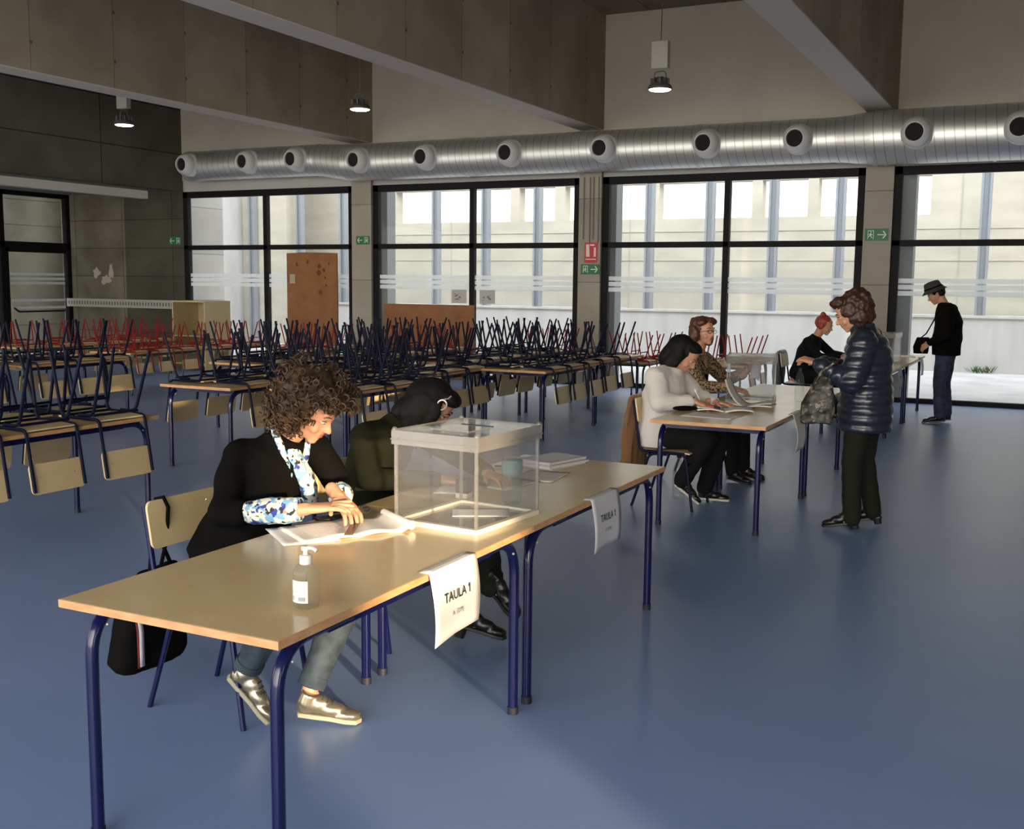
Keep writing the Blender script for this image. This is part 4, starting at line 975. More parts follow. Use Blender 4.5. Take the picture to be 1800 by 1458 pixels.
# --- woman in leopard print with glasses
P, O = person('seated woman in leopard print cardigan and red glasses, reddish brown hair, looking right', 'person', (-2.86, 9.28, 0))
m_brow_cur[0] = m_redbrown
R = basis((.86, -.48, .03))
J = dict(pel=(-2.92, 9.28, .56), che=(-2.86, 9.27, .88), nek=(-2.80, 9.25, 1.10), left=(.20, 1, .0), R=R, head=(-2.745, 9.225, 1.285),
         rsh=(-2.82, 9.06, 1.04), lsh=(-2.80, 9.46, 1.03), rel=(-2.66, 8.94, .83), lel=(-2.64, 9.60, .84), rwr=(-2.40, 8.92, .84), lwr=(-2.40, 9.42, .94),
         rhip=(-2.90, 9.18, .55), lhip=(-2.90, 9.38, .55), rkn=(-2.42, 9.12, .55), lkn=(-2.42, 9.40, .55), ran=(-2.44, 9.18, .10), lan=(-2.40, 9.40, .10), rtoe=(-2.25, 9.10, .03), ltoe=(-2.20, 9.36, .03))
seated_body(P, O, J, .012, hands=[((J['rwr'], (.9, .2, -.2), (0, -.3, .9), (0, .9, .1)), dict(curl=.5), .004), ((J['lwr'], (.75, -.3, .5), (-.5, .3, .8), (0, -.8, .4)), dict(curl=.9), .004)])
face_parts(P, O, J['head'], R, lids=False)
def sh(bm):
    loft(bm, torso_secs(J['pel'], J['che'], J['nek'], J['left'], 1.0, .022, low=.06, belly=.02), 24)
    for s in 'rl': chain(bm, [(V(J['nek']).lerp(V(J[s+'sh']), .45)-V((0, 0, .03)), .068), (J[s+'sh'], .072), (V(J[s+'sh']).lerp(V(J[s+'el']), .5), .066), (J[s+'el'], .060), (V(J[s+'el']).lerp(V(J[s+'wr']), .75), .050)], 16)
garment(P, O, 'cardigan', sh, m_leo, .011, 3, .005, 10, 21)
def sh(bm):
    u = V((.1, 0, 1)).normalized(); f = V((.93, -.35, 0)); l_ = V((.35, .93, 0))
    loft(bm, [(V(J['nek'])+f*.05-u*.055, l_*.030, f*.02), (V(J['che'])+f*.105+u*.06, l_*.062, f*.03), (V(J['che'])+f*.13, l_*.070, f*.03), (V(J['pel'])+f*.13+u*.05, l_*.065, f*.03)], 16)
garment(P, O, 'top', sh, m_black, .010, 2, .001, 20, 2)
bm = B(); f = V((.93, -.35, 0)); l_ = V((.35, .93, 0)); c0 = V(J['nek'])-O+f*.060+V((0, 0, -.035)); prism_pts = [c0+l_*.045+V((0, 0, .02)), c0-l_*.045+V((0, 0, .02)), c0+f*.045+V((0, 0, -.085))]
a_ = [bm.verts.new(p) for p in prism_pts]; b_ = [bm.verts.new(p-f*.03) for p in prism_pts]; bm.faces.new(a_); bm.faces.new(list(reversed(b_))); bridge(bm, a_, b_); obj('neckline_skin', bm, m_skin, P)
def sh(bm):
    for s in 'rl': chain(bm, [(J[s+'hip'], .100), (V(J[s+'hip']).lerp(V(J[s+'kn']), .5), .088), (J[s+'kn'], .070), (V(J[s+'kn']).lerp(V(J[s+'an']), 1.0), .056)], 16)
    ball(bm, J['pel'], (.13, .17, .11))
garment(P, O, 'trousers', sh, m_trous, .011, 2, .005, 13, 4)
shoe(P, O, (-2.48, 9.20, .02), (-2.25, 9.10, .003), m_shoe, m_shoe); shoe(P, O, (-2.44, 9.42, .02), (-2.20, 9.36, .003), m_shoe, m_shoe)
hair_cap(P, O, J['head'], R, 1.0, m_redbrown, [((-.05, 0, .03), (.09, .10, .10)), ((-.02, .080, -.03), (.055, .035, .095)), ((-.03, -.085, -.02), (.060, .035, .085)), ((.03, -.06, .085), (.05, .05, .035)), ((-.08, -.02, -.07), (.05, .08, .05)), ((.05, .03, .092), (.045, .065, .035)), ((-.02, -.10, -.02), (.05, .03, .07)), ((-.03, 0, .08), (.10, .10, .06))], amp=.012, scale=20)
T = lambda p: V(J['head'])-O+R@V(p)
bm = B()
for s in (1, -1):
    tube(bm, [T((.104, s*.031+.020*math.cos(a), .002+.016*math.sin(a))) for a in [2*PI*i/14 for i in range(15)]], .0022, 6, cap=False); tube(bm, [T((.102, s*.051, .006)), T((.02, s*.078, .006))], .0018, 6)
tube(bm, [T((.105, .011, .004)), T((.105, -.011, .004))], .002, 6); obj('glasses', bm, principled('glasses_red', (.12, .01, .012), .3), P)

# --- red-haired woman at the far table
P, O = person('seated person in black with short red hair at the far table', 'person', (-2.86, 14.2, 0))
m_brow_cur[0] = m_redhair
R = basis((.90, -.10, -.30))
J = dict(pel=(-2.93, 14.2, .55), che=(-2.85, 14.2, .84), nek=(-2.75, 14.2, 1.04), left=(.05, 1, .0), R=R, head=(-2.655, 14.2, 1.19),
         rsh=(-2.82, 14.02, .98), lsh=(-2.78, 14.40, .98), rel=(-2.66, 13.94, .80), lel=(-2.60, 14.50, .81), rwr=(-2.40, 14.02, .80), lwr=(-2.36, 14.35, .80),
         rhip=(-2.91, 14.1, .54), lhip=(-2.91, 14.3, .54), rkn=(-2.45, 14.08, .55), lkn=(-2.45, 14.32, .55), ran=(-2.50, 14.1, .10), lan=(-2.50, 14.3, .10), rtoe=(-2.3, 14.08, .03), ltoe=(-2.3, 14.32, .03))
seated_body(P, O, J, .014, hands=[((J['rwr'], (.9, .3, -.05), (0, -.2, .95), (0, .9, .1)), dict(curl=.6), .005), ((J['lwr'], (.9, -.2, -.05), (0, 0, 1), (0, -.9, .2)), dict(curl=.4), .005)])
face_parts(P, O, J['head'], R)
def sh(bm):
    loft(bm, torso_secs(J['pel'], J['che'], J['nek'], J['left'], 1.0, .020, low=.06), 24)
    for s in 'rl': chain(bm, [(V(J['nek']).lerp(V(J[s+'sh']), .45)-V((0, 0, .025)), .062), (J[s+'sh'], .068), (J[s+'el'], .055), (V(J[s+'el']).lerp(V(J[s+'wr']), .9), .036)], 16)
garment(P, O, 'jumper', sh, m_blackw, .012, 3, .004, 10, 31)
def sh(bm):
    for s in 'rl': chain(bm, [(J[s+'hip'], .100), (J[s+'kn'], .070), (V(J[s+'kn']).lerp(V(J[s+'an']), 1.0), .056)], 16)
    ball(bm, J['pel'], (.13, .17, .11))
garment(P, O, 'trousers', sh, m_trous, .012, 2, .004, 13, 4)
shoe(P, O, (-2.52, 14.1, .02), (-2.3, 14.08, .003), m_shoe, m_shoe); shoe(P, O, (-2.52, 14.3, .02), (-2.3, 14.32, .003), m_shoe, m_shoe)
hair_cap(P, O, J['head'], R, 1.0, m_redhair, [((-.05, 0, .03), (.08, .092, .09)), ((-.06, 0, .125), (.038, .038, .032)), ((-.02, -.075, -.01), (.04, .02, .05)), ((-.02, .075, -.01), (.04, .02, .05))], amp=.005, scale=26)

# --- standing woman in puffer jacket
P, O = person('standing woman in a navy quilted puffer jacket with short dark auburn hair', 'person', (-1.18, 7.86, 0))
m_brow_cur[0] = m_auburn
R = basis((-.88, -.18, -.44))
J = dict(pel=(-1.16, 7.86, .92), che=(-1.16, 7.86, 1.20), nek=(-1.20, 7.85, 1.385), left=(.15, -1, 0), R=R, head=(-1.285, 7.83, 1.505),
         lsh=(-1.17, 7.67, 1.31), rsh=(-1.17, 8.04, 1.31), lel=(-1.22, 7.59, 1.05), rel=(-1.20, 8.12, 1.05), lwr=(-1.47, 7.64, 1.165), rwr=(-1.50, 7.86, 1.16),
         lhip=(-1.17, 7.77, .88), rhip=(-1.15, 7.95, .88), lkn=(-1.22, 7.74, .48), rkn=(-1.17, 7.97, .48), lan=(-1.20, 7.73, .09), ran=(-1.10, 7.98, .10), ltoe=(-1.40, 7.72, .03), rtoe=(-1.28, 7.96, .03))
seated_body(P, O, J, .012, hands=[((J['lwr'], (-.85, .25, .25), (.2, -.3, .9), (0, .9, .2)), dict(curl=.5), .004), ((J['rwr'], (-.8, -.35, .1), (.1, 0, .95), (0, -.9, .2)), dict(curl=.6), .004)])
face_parts(P, O, J['head'], R)
def sh(bm):
    secs = torso_secs(J['pel'], J['che'], J['nek'], J['left'], 1.0, .045, low=.02, belly=.01)[2:8]
    lo = V((-1.165, 7.86, .70)); L_ = V((.15, -1, 0)).normalized(); F_ = V((-1, -.15, 0)).normalized()
    loft(bm, [(lo, L_*.215, F_*.178), (lo+V((0, 0, .12)), L_*.225, F_*.185), (lo+V((0, 0, .26)), L_*.215, F_*.178)] + secs[:-1] + [(V(J['nek'])+V((0, 0, -.01)), L_*.088, F_*.085), (V(J['nek'])+V((-.01, 0, .055)), L_*.082, F_*.085)], 28)
    for s in 'rl': chain(bm, [(V(J['nek']).lerp(V(J[s+'sh']), .45)-V((0, 0, .03)), .088), (J[s+'sh'], .094), (V(J[s+'sh']).lerp(V(J[s+'el']), .5), .088), (J[s+'el'], .080), (V(J[s+'el']).lerp(V(J[s+'wr']), .9), .052)], 18)
def quilt(b):
    b.normal_update(); E = {s: (V(J[s+'el']), V(J[s+'wr'])) for s in 'rl'}
    for v in b.verts:
        q = v.co.z
        for s in 'rl':   # forearms are quilted along their own length
            e, w = E[s]; tt = (v.co-e).dot(w-e)/(w-e).length_squared
            if .05 < tt < 1.1 and ((e+(w-e)*tt)-v.co).length < .10 and v.co.x < -1.27: q = tt*(w-e).length
        v.co += v.normal*(.010*abs(math.sin(q*PI/.068))-.004)
garment(P, O, 'puffer_jacket', sh, m_puffer, .010, 2, .003, 22, 7, post=quilt)
def sh(bm):
    for s in 'rl': chain(bm, [(J[s+'hip'], .108), (V(J[s+'hip']).lerp(V(J[s+'kn']), .5), .088), (J[s+'kn'], .070), (V(J[s+'kn']).lerp(V(J[s+'an']), 1.0), .063)], 18)
garment(P, O, 'trousers', sh, m_trg, .010, 2, .005, 12, 4)
shoe(P, O, (-1.17, 7.73, .055), (-1.40, 7.72, .008), m_shoe, m_shoe, heel=.038, laces=m_lace); shoe(P, O, (-1.06, 7.98, .055), (-1.28, 7.96, .008), m_shoe, m_shoe, heel=.038, laces=m_lace)
hair_cap(P, O, J['head'], R, 1.0, m_auburn, [((-.06, 0, .045), (.112, .118, .115)), ((-.03, .085, -.02), (.065, .035, .095)), ((-.03, -.085, -.02), (.065, .035, .095)), ((.03, 0, .105), (.07, .08, .04)), ((-.09, 0, -.04), (.06, .09, .08)), ((.02, -.085, .03), (.05, .025, .05)), ((.02, .085, .03), (.05, .025, .05))], amp=.018, scale=20, voxel=.005)
bm = B()
def sh(bm): loft(bm, [((-1.43, 7.55, .80), (.075, 0, 0), (0, .05, 0)), ((-1.44, 7.55, .76), (.11, 0, 0), (0, .055, 0)), ((-1.43, 7.55, .90), (.115, 0, 0), (0, .055, 0)), ((-1.41, 7.56, 1.02), (.075, 0, 0), (0, .035, 0)), ((-1.40, 7.57, 1.08), (.045, 0, 0), (0, .02, 0))][1:], 18)
bag = thing('shoulder_bag', 'grey brown patterned soft bag hanging from the arm of the standing woman', 'bag', (-1.43, 7.55, .76)); BO = V((-1.43, 7.55, .76))
garment(bag, BO, 'bag_body', sh, m_bagpat, .009, 2, .012, 12, 9)
bm = B(); tube(bm, [V(p)-BO for p in ((-1.46, 7.55, 1.02), (-1.41, 7.53, 1.12), (-1.34, 7.54, 1.175), (-1.32, 7.60, 1.185), (-1.34, 7.66, 1.17), (-1.40, 7.63, 1.10), (-1.42, 7.57, 1.03))], .011, 8); obj('strap', bm, m_bagpat, bag)

# --- man with hat at the far end
P, O = person('standing man in a black jacket, jeans and dark bucket hat by the window', 'person', (-1.24, 14.5, 0))
m_brow_cur[0] = m_blackhair
R = basis((-.85, -.10, -.48))
J = dict(pel=(-1.22, 14.5, .95), che=(-1.21, 14.5, 1.25), nek=(-1.27, 14.5, 1.47), left=(0, -1, 0), R=R, head=(-1.37, 14.49, 1.60),
         lsh=(-1.21, 14.28, 1.40), rsh=(-1.21, 14.72, 1.40), lel=(-1.20, 14.22, 1.12), rel=(-1.20, 14.78, 1.12), lwr=(-1.40, 14.26, 1.00), rwr=(-1.42, 14.68, 1.00),
         lhip=(-1.23, 14.41, .90), rhip=(-1.21, 14.60, .90), lkn=(-1.27, 14.40, .50), rkn=(-1.23, 14.61, .50), lan=(-1.24, 14.40, .10), ran=(-1.19, 14.61, .10), ltoe=(-1.44, 14.38, .03), rtoe=(-1.38, 14.60, .03))
seated_body(P, O, J, .014, k=1.06, hands=[((J['lwr'], (-.7, .1, -.5), (-.3, -.6, .3), (-.3, 0, .8)), dict(curl=.9, k=1.08), .005), ((J['rwr'], (-.7, -.1, -.5), (-.3, .6, .3), (-.3, 0, .8)), dict(curl=.9, k=1.08), .005)])
face_parts(P, O, J['head'], R)
def sh(bm):
    secs = torso_secs(J['pel'], J['che'], J['nek'], J['left'], 1.06, .04, low=.02, belly=.02)[2:8]
    lo = V((-1.22, 14.5, .85)); loft(bm, [(lo, (0, -.20, 0), (-.165, 0, 0)), (lo+V((0, 0, .12)), (0, -.205, 0), (-.170, 0, 0))] + secs + [(V(J['nek'])+V((0, 0, .03)), (0, -.075, 0), (-.07, 0, 0))], 24)
    for s in 'rl': chain(bm, [(V(J['nek']).lerp(V(J[s+'sh']), .45)-V((0, 0, .03)), .080), (J[s+'sh'], .088), (J[s+'el'], .070), (V(J[s+'el']).lerp(V(J[s+'wr']), .9), .050)], 16)
garment(P, O, 'jacket', sh, m_black, .012, 3, .005, 9, 41)
def sh(bm):
    for s in 'rl': chain(bm, [(J[s+'hip'], .105), (V(J[s+'hip']).lerp(V(J[s+'kn']), .5), .092), (J[s+'kn'], .076), (V(J[s+'kn']).lerp(V(J[s+'an']), .95), .074)], 16)
garment(P, O, 'jeans', sh, m_jeansd, .011, 2, .007, 11, 4)
shoe(P, O, (-1.20, 14.40, .03), (-1.45, 14.38, .004), m_shoe, m_shoe, L=.28); shoe(P, O, (-1.15, 14.61, .03), (-1.40, 14.60, .004), m_shoe, m_shoe, L=.28)
hair_cap(P, O, J['head'], R, 1.0, m_blackhair, [((-.05, 0, -.01), (.06, .082, .05))], amp=.002, scale=26)
hat = thing('bucket_hat', 'dark bucket hat on the head of the standing man', 'hat', tuple(V(J['head'])+R@V((0, 0, .09))))
axu = R@V((-.12, 0, 1)); bm = B(); lathe(bm, [(.150, -.055), (.152, -.05), (.110, -.010), (.108, -.005), (.098, .050), (.085, .072), (.04, .082), (.0, .083)], (0, 0, 0), 28, axu)
h_ = obj('crown', bm, principled('hat_grey', (.035, .034, .030), .9), hat)
bm = B(); lathe(bm, [(.1115, -.012), (.110, .008)], (0, 0, 0), 28, axu); obj('hat_band', bm, m_black, hat)
bag = thing('shoulder_bag', 'small black bag held in front of the standing man', 'bag', (-1.50, 14.33, .87))
def sh(bm): loft(bm, [((-1.50, 14.33, .87), (.085, 0, 0), (0, .045, 0)), ((-1.50, 14.33, .95), (.095, 0, 0), (0, .05, 0)), ((-1.48, 14.33, 1.07), (.075, 0, 0), (0, .04, 0))], 16, .7)
garment(bag, V((-1.50, 14.33, .87)), 'bag_body', sh, m_black, .010, 2, .003, 12, 9)
bm = B(); BO = V((-1.50, 14.33, .87)); tube(bm, [V(p)-BO for p in ((-1.52, 14.33, 1.05), (-1.44, 14.28, 1.12), (-1.36, 14.24, 1.28), (-1.30, 14.30, 1.43), (-1.24, 14.36, 1.50))], .008, 6); obj('strap', bm, m_black, bag)
# ------------------------------------------------------------------ things on and around the tables
TT = TH + .0006
def ballot_box(x, y, rz, label, z=TT):
    t = thing('ballot_box', label, 'ballot box', (x, y, z), rz, 'ballot boxes')
    W_, L_, H_ = .375, .45, .335
    bm = B(); o, i = rrect(W_+.02, L_+.02, .012), rrect(W_-.03, L_-.03, .006)
    a = [bm.verts.new((p[0], p[1], 0)) for p in o]; b = [bm.verts.new((p[0], p[1], .020)) for p in o]; c = [bm.verts.new((p[0], p[1], .020)) for p in i]; d = [bm.verts.new((p[0], p[1], 0)) for p in i]
    bridge(bm, a, b); bridge(bm, b, c); bridge(bm, c, d); bridge(bm, d, a); obj('base', bm, m_boxbase, t, smooth=False)
    bm = B(); box(bm, -W_/2+.006, W_/2-.006, -L_/2+.006, L_/2-.006, .006, .010); obj('floor_panel', bm, m_acre, t, smooth=False)
    for (x0, x1, y0, y1) in ((-W_/2, W_/2, -L_/2, -L_/2+.003), (-W_/2, W_/2, L_/2-.003, L_/2), (-W_/2, -W_/2+.003, -L_/2+.003, L_/2-.003), (W_/2-.003, W_/2, -L_/2+.003, L_/2-.003)):
        bm = B(); box(bm, x0, x1, y0, y1, .020, H_); obj('side_panel', bm, m_acr, t, smooth=False)
    for sx in (-1, 1):
        for sy in (-1, 1):
            bm = B(); box(bm, sx*W_/2-.006, sx*W_/2+.006, sy*L_/2-.006, sy*L_/2+.006, .020, H_); obj('corner_post', bm, m_acre, t, smooth=False, bevel=.002)
    lid = None
    bm = B(); box(bm, -W_/2-.012, W_/2+.012, -L_/2-.012, L_/2+.012, H_+.030, H_+.034); lid = obj('lid', bm, m_acr, t, smooth=False)
    for (x0, x1, y0, y1) in ((-W_/2-.014, W_/2+.014, -L_/2-.014, -L_/2-.008), (-W_/2-.014, W_/2+.014, L_/2+.008, L_/2+.014), (-W_/2-.014, -W_/2-.008, -L_/2-.008, L_/2+.008), (W_/2+.008, W_/2+.014, -L_/2-.008, L_/2+.008)):
        bm = B(); box(bm, x0, x1, y0, y1, H_-.022, H_+.036); box(bm, x0-.003, x1+.003, y0-.003, y1+.003, H_-.004, H_+.002); obj('lid_rim', bm, m_acre, lid, smooth=False, bevel=.002)
    bm = B(); box(bm, -.09, .09, -.13, .02, H_+.034, H_+.038); obj('slot_cover', bm, m_acre, lid, smooth=False)
    bm = B(); box(bm, -.075, .075, .06, .068, H_+.0342, H_+.037); obj('slot', bm, m_cap, lid, smooth=False)
    for sx in (-1, 1):
        for sy in (-1, 1): bm = B(); ball(bm, (sx*(W_/2+.004), sy*(L_/2+.004), H_+.036), .011, sub=2); obj('corner_clip', bm, m_acre, lid)
    return t
ballot_box(-2.068, 3.765, -.09, 'clear ballot box nearest the camera, standing across two beige tables')
ballot_box(-2.22, 8.86, .22, 'clear ballot box on the middle tables in front of the leopard print cardigan')
ballot_box(-1.93, 14.05, -.05, 'clear ballot box on the far table behind the puffer jacket')
def flat_sheet(name, label, cat, x, y, rz, w, h, mat, z=TT, t_=.0012, group=None, bend_=0.0):
    t = thing(name, label, cat, (x, y, z), rz, group); bm = B()
    rows = [[((i/8-.5)*w, (j/6-.5)*h, t_/2 + .0008 + bend_*max(0, (i/8-.65))**2*8) for i in range(9)] for j in range(7)]
    sheet(bm, rows); solid(obj('paper_sheet' if name != 'paper_sheet' else 'page', bm, mat, t), t_); return t
bx = Matrix.Translation((-2.068, 3.765, 0))
flat_sheet('voting_envelope', 'pale envelope lying on the bottom of the nearest ballot box', 'envelope', -2.05, 3.84, .5, .23, .16, m_paper, z=TT+.011)
# hand sanitiser with pump
t = thing('sanitiser_bottle', 'clear hand sanitiser bottle with white pump on the nearest table', 'bottle', (-1.905, 2.495, TT), -.5)
bm = B(); lathe(bm, [(.030, 0), (.0365, .004), (.038, .012), (.038, .098), (.0365, .108), (.029, .122), (.0155, .131), (.0145, .136)], n=32); obj('bottle_body', bm, m_gel, t, ang=60)
bm = B(); lathe(bm, [(.018, .128), (.0185, .132), (.018, .152), (.0165, .154), (.008, .156), (.007, .170)], n=24); cl = obj('pump_collar', bm, m_pump, t)
bm = B(); lathe(bm, [(.0125, .168), (.0135, .171), (.0135, .178), (.010, .181)], n=20); tube(bm, bend([(0, 0, .176), (.026, .013, .177), (.037, .018, .170)], .01), [.0065]*8+[.0045]*1 if False else .0055, 8); obj('pump_head', bm, m_pump, cl)
bm = B(); lathe(bm, [(.0022, .012), (.0022, .130)], n=6); obj('dip_tube', bm, m_acre, t)
bm = B(); n = 14; rows = [[(.0388*math.cos(a), .0388*math.sin(a), z) for a in [-2.30+2.0*i/n for i in range(n+1)]] for z in (.020, .085)]; sheet(bm, rows); lb = obj('label', bm, m_label, t)
def on_label(x0, x1, z0, z1, nm, mat):
    bm = B(); rows = [[(.0391*math.cos(a), .0391*math.sin(a), z) for a in [x0+(x1-x0)*i/6 for i in range(7)]] for z in (z0, z1)]; sheet(bm, rows); obj(nm, bm, mat, lb)
on_label(-1.95, -.75, .062, .071, 'title_line', m_signw); on_label(-2.05, -.65, .050, .053, 'text_line', m_paper2)
on_label(-1.05, -.50, .026, .038, 'barcode', principled('barcode_grey', (.32, .34, .34), .6)); on_label(-1.85, -1.45, .026, .038, 'stamp_mark', principled('stamp_grey', (.40, .43, .46), .6))
# big water bottles, glass bottle
def bottle(x, y, z, r, h, label, mat, lab=None, cap=None, neck=.32):
    t = thing('water_bottle', label, 'bottle', (x, y, z)); bm = B()
    lathe(bm, [(r*.8, 0), (r, .006), (r, h*.10), (r*.93, h*.13), (r, h*.16), (r, h*.40), (r*.95, h*.43), (r, h*.46), (r, h*(.95-neck)), (r*.72, h*(1.0-neck*.62)), (r*.36, h*(1-neck*.3)), (r*.32, h*.96), (r*.33, h)], n=26); obj('bottle_body', bm, mat, t, ang=60)
    if lab: bm = B(); lathe(bm, [(r+.0012, h*.47), (r+.0012, h*.66)], n=26); bmesh.ops.delete(bm, geom=[f for f in bm.faces if len(f.verts) > 4], context='FACES_ONLY'); obj('label', bm, lab, t)
    if cap: bm = B(); lathe(bm, [(r*.40, h*.965), (r*.40, h*1.03), (r*.36, h*1.035)], n=16); obj('cap', bm, cap, t)
    return t
bottle(-2.055, 4.13, TT, .044, .285, 'large clear water bottle with teal label behind the nearest ballot box', m_pet, m_teal, m_teal)
bottle(-1.845, 8.93, TT, .036, .27, 'slim clear bottle on the middle table beside the seam', m_gel, None, None)
bottle(-2.62, 8.24, .001, .048, .34, 'large clear water bottle standing on the floor under the white fleece person', m_pet, None, m_cap)
bottle(-1.83, 14.62, TT, .045, .30, 'clear bottle on the far table beside the far ballot box', m_pet, None, None)
# papers, ruler, glasses and pen in front of the curly-haired woman
t = thing('open_booklet', 'open white paper booklet with a curled right end under the curly-haired woman\'s hands', 'booklet', (-2.375, 3.36, TT), math.radians(57), 'booklets')
bm = B(); W2, H2 = .44, .29
for k, (dz, sx) in enumerate(((.000, 1.0), (.0035, .97))):
    rows = []
    for j in range(7):
        row = []
        for i in range(25):
            u = (i/24-.5)*W2*sx; z = dz+.0015+.010*math.exp(-((abs(u)-.07)/.06)**2)*(1 if u > 0 else .8)
            if u > .17: z += (u-.17)*.55
            row.append((u, (j/6-.5)*H2*sx, z))
        rows.append(row)
    bmk = B(); sheet(bmk, rows); solid(obj('page', bmk, m_paper, t), .0018)
bm.free()
bm = B(); tube(bm, [(.215, -.13, .022), (.215, .13, .020)], .017, 14); obj('rolled_edge', bm, m_paper, t)
bm = B()
for k in range(11): box(bm, -.17, -.02, -.11+k*.02, -.1085+k*.02, .0155, .0160)
pl = obj('printed_lines', bm, principled('faint_print', (.52, .50, .48), .8), t, smooth=False); pl['kind'] = 'stuff'
flat_sheet('paper_sheet', 'white sheet sticking out under the left end of the open booklet', 'paper', -2.47, 3.215, math.radians(52), .21, .297, m_paper, t_=.0008)
t = thing('ruler', 'flat transparent grey ruler lying across the open booklet', 'ruler', (-2.36, 3.40, TT+.018), math.radians(118))
bm = B(); box(bm, -.21, .20, -.016, .016, 0, .0025, Matrix.Rotation(math.radians(1.2), 4, 'Y')); obj('ruler_blade', bm, glassy('smoky_plastic', (.52, .48, .45), .12, haze=.35, hazecol=(.32, .28, .25)), t, smooth=False)
t = thing('eyeglasses', 'folded dark-rimmed reading glasses by the curly-haired woman\'s fingers', 'glasses', (-2.445, 3.535, TT+.020), .9)
bm = B()
for s in (-1, 1): tube(bm, [(s*.033+.024*math.cos(a), .0, .016+.016*math.sin(a)) for a in [2*PI*i/14 for i in range(15)]], .0022, 6, cap=False)
tube(bm, [(-.009, 0, .018), (.009, 0, .018)], .002, 6); obj('rim', bm, m_cap, t)
for s in (-1, 1): bm = B(); tube(bm, [(s*.057, 0, .02), (s*.055, .01, .018), (-s*.03, .02+.006*s, .006)], .002, 6); obj('temple', bm, m_cap, t)
t = thing('phone', 'black phone lying on the table beyond the curly-haired woman\'s wrist', 'phone', (-2.535, 3.50, TT), .95); bm = B(); prism(bm, rrect(.14, .068, .010), 0, .008); obj('case', bm, m_cap, t, smooth=False)
# behind the ballot box
for k, (x, y, a) in enumerate(((-2.40, 4.32, .3), (-2.28, 4.52, -.15), (-2.22, 4.78, .1))):
    flat_sheet('paper_sheet', ['white sheet under the right hand of the woman in green', 'white sheet under the left hand of the woman in green', 'white sheet in the middle of the second table'][k], 'paper', x, y, a, .21, .297, m_paper)
t = thing('ink_stamp', 'small black self-inking stamp seen through the nearest ballot box', 'stamp', (-2.29, 4.13, TT)); bm = B(); box(bm, -.03, .03, -.025, .025, .02, .085); obj('housing', bm, m_cap, t, bevel=.006, smooth=False)
bm = B(); box(bm, -.028, .028, -.024, .024, 0, .022); obj('base', bm, m_boxbase, t, smooth=False)
def stack(x, y, rz, n, label, w=.21, h=.297, step=.009, seed=1):
    t = thing('paper_stack', label, 'papers', (x, y, TT), rz); r = random.Random(seed)
    for k in range(n):
        bm = B(); dx, dy, a = r.uniform(-.012, .012), r.uniform(-.012, .012), r.uniform(-.10, .10)
        box(bm, -w/2, w/2, -h/2, h/2, k*step, (k+1)*step-.001, Matrix.Translation((dx, dy, 0))@Matrix.Rotation(a, 4, 'Z')); obj('bundle', bm, m_paper if k % 2 else m_paper2, t, smooth=False)
    bm = B()
    for k in range(12): box(bm, -w*.4, w*.4, -h*.4+k*h*.07, -h*.4+k*h*.07+.003, n*step-.001, n*step-.0004)
    q = obj('printed_lines', bm, MATS['faint_print'], t, smooth=False); q['kind'] = 'stuff'; return t
stack(-2.30, 5.10, -.25, 5, 'thick stack of printed papers on the far end of the second table')
t = thing('pen', 'black pen lying by the paper stack on the second table', 'pen', (-2.47, 4.92, TT+.006), .3); bm = B(); tube(bm, [(-.07, 0, 0), (.06, 0, 0), (.072, 0, 0)], [.005, .005, .001], 8); obj('barrel', bm, m_cap, t)
# middle table papers
flat_sheet('paper_sheet', 'white sheet at the near edge of the middle table', 'paper', -2.19, 7.62, 1.48, .27, .38, m_paper)
def booklet(x, y, rz, label, lift=(.0, .0), w=.42, h=.30):
    t = thing('open_booklet', label, 'booklet', (x, y, TT), rz, 'booklets')
    for s, L_ in ((-1, lift[0]), (1, lift[1])):
        for k in range(2):
            bm = B(); rows = []
            for j in range(5):
                row = []
                for i in range(11):
                    u = i/10; row.append((s*(u*w/2)*(1-.25*L_*u), (j/4-.5)*h, .002+k*.0035+.022*math.sin(u*PI*.8)*(1-u*.3)+L_*(.20 if k else .03)*u*u))
                rows.append(row)
            sheet(bm, rows); solid(obj('page', bm, m_paper, t), .0015)
    return t
booklet(-2.20, 7.98, .35, 'open booklet with curved pages on the middle table in front of the writing person', (.1, .0))
booklet(-2.12, 8.36, .1, 'open booklet with a page lifted up beside the middle ballot box', (1.0, .15))
t = thing('pouch', 'dark soft pouch under the writing hand on the middle table', 'pouch', (-2.45, 7.80, TT), .6)
garment(t, V((-2.45, 7.80, TT)), 'pouch_body', lambda bm: ball(bm, (-2.45, 7.80, TT+.022), (.10, .055, .020)), m_black, .006, 2, .002, 20, 3)
t = thing('marker', 'red marker with dark cap on the open booklet of the middle table', 'marker', (-2.24, 7.86, TT+.036), -.5)
bm = B(); tube(bm, [(-.05, 0, 0), (.0, 0, 0)], .009, 10); obj('barrel', bm, principled('marker_red', (.6, .06, .06), .4), t); bm = B(); tube(bm, [(.001, 0, 0), (.05, 0, 0)], .0095, 10); obj('cap', bm, m_cap, t)
t = thing('pen', 'white pen in the hand of the person in the white fleece', 'pen', (-2.375, 7.91, TT+.085)); bm = B(); tube(bm, [(.03, .03, -.075), (.022, .024, -.055), (-.030, -.02, .075)], [.001, .004, .004], 8); obj('barrel', bm, m_paper, t)
t = thing('paper_sheet', 'folded paper held up in the left hand of the woman in leopard print', 'paper', (-2.32, 9.36, .93)); bm = B(); sheet(bm, [[(-.02+.02*i, -.10+.03*j, -.04+.05*j+.015*math.sin(i)) for i in range(5)] for j in range(4)]); solid(obj('page', bm, m_paper2, t), .001)
flat_sheet('paper_sheet', 'white sheet beside the far ballot box', 'paper', -2.0, 13.5, .4, .21, .297, m_paper)
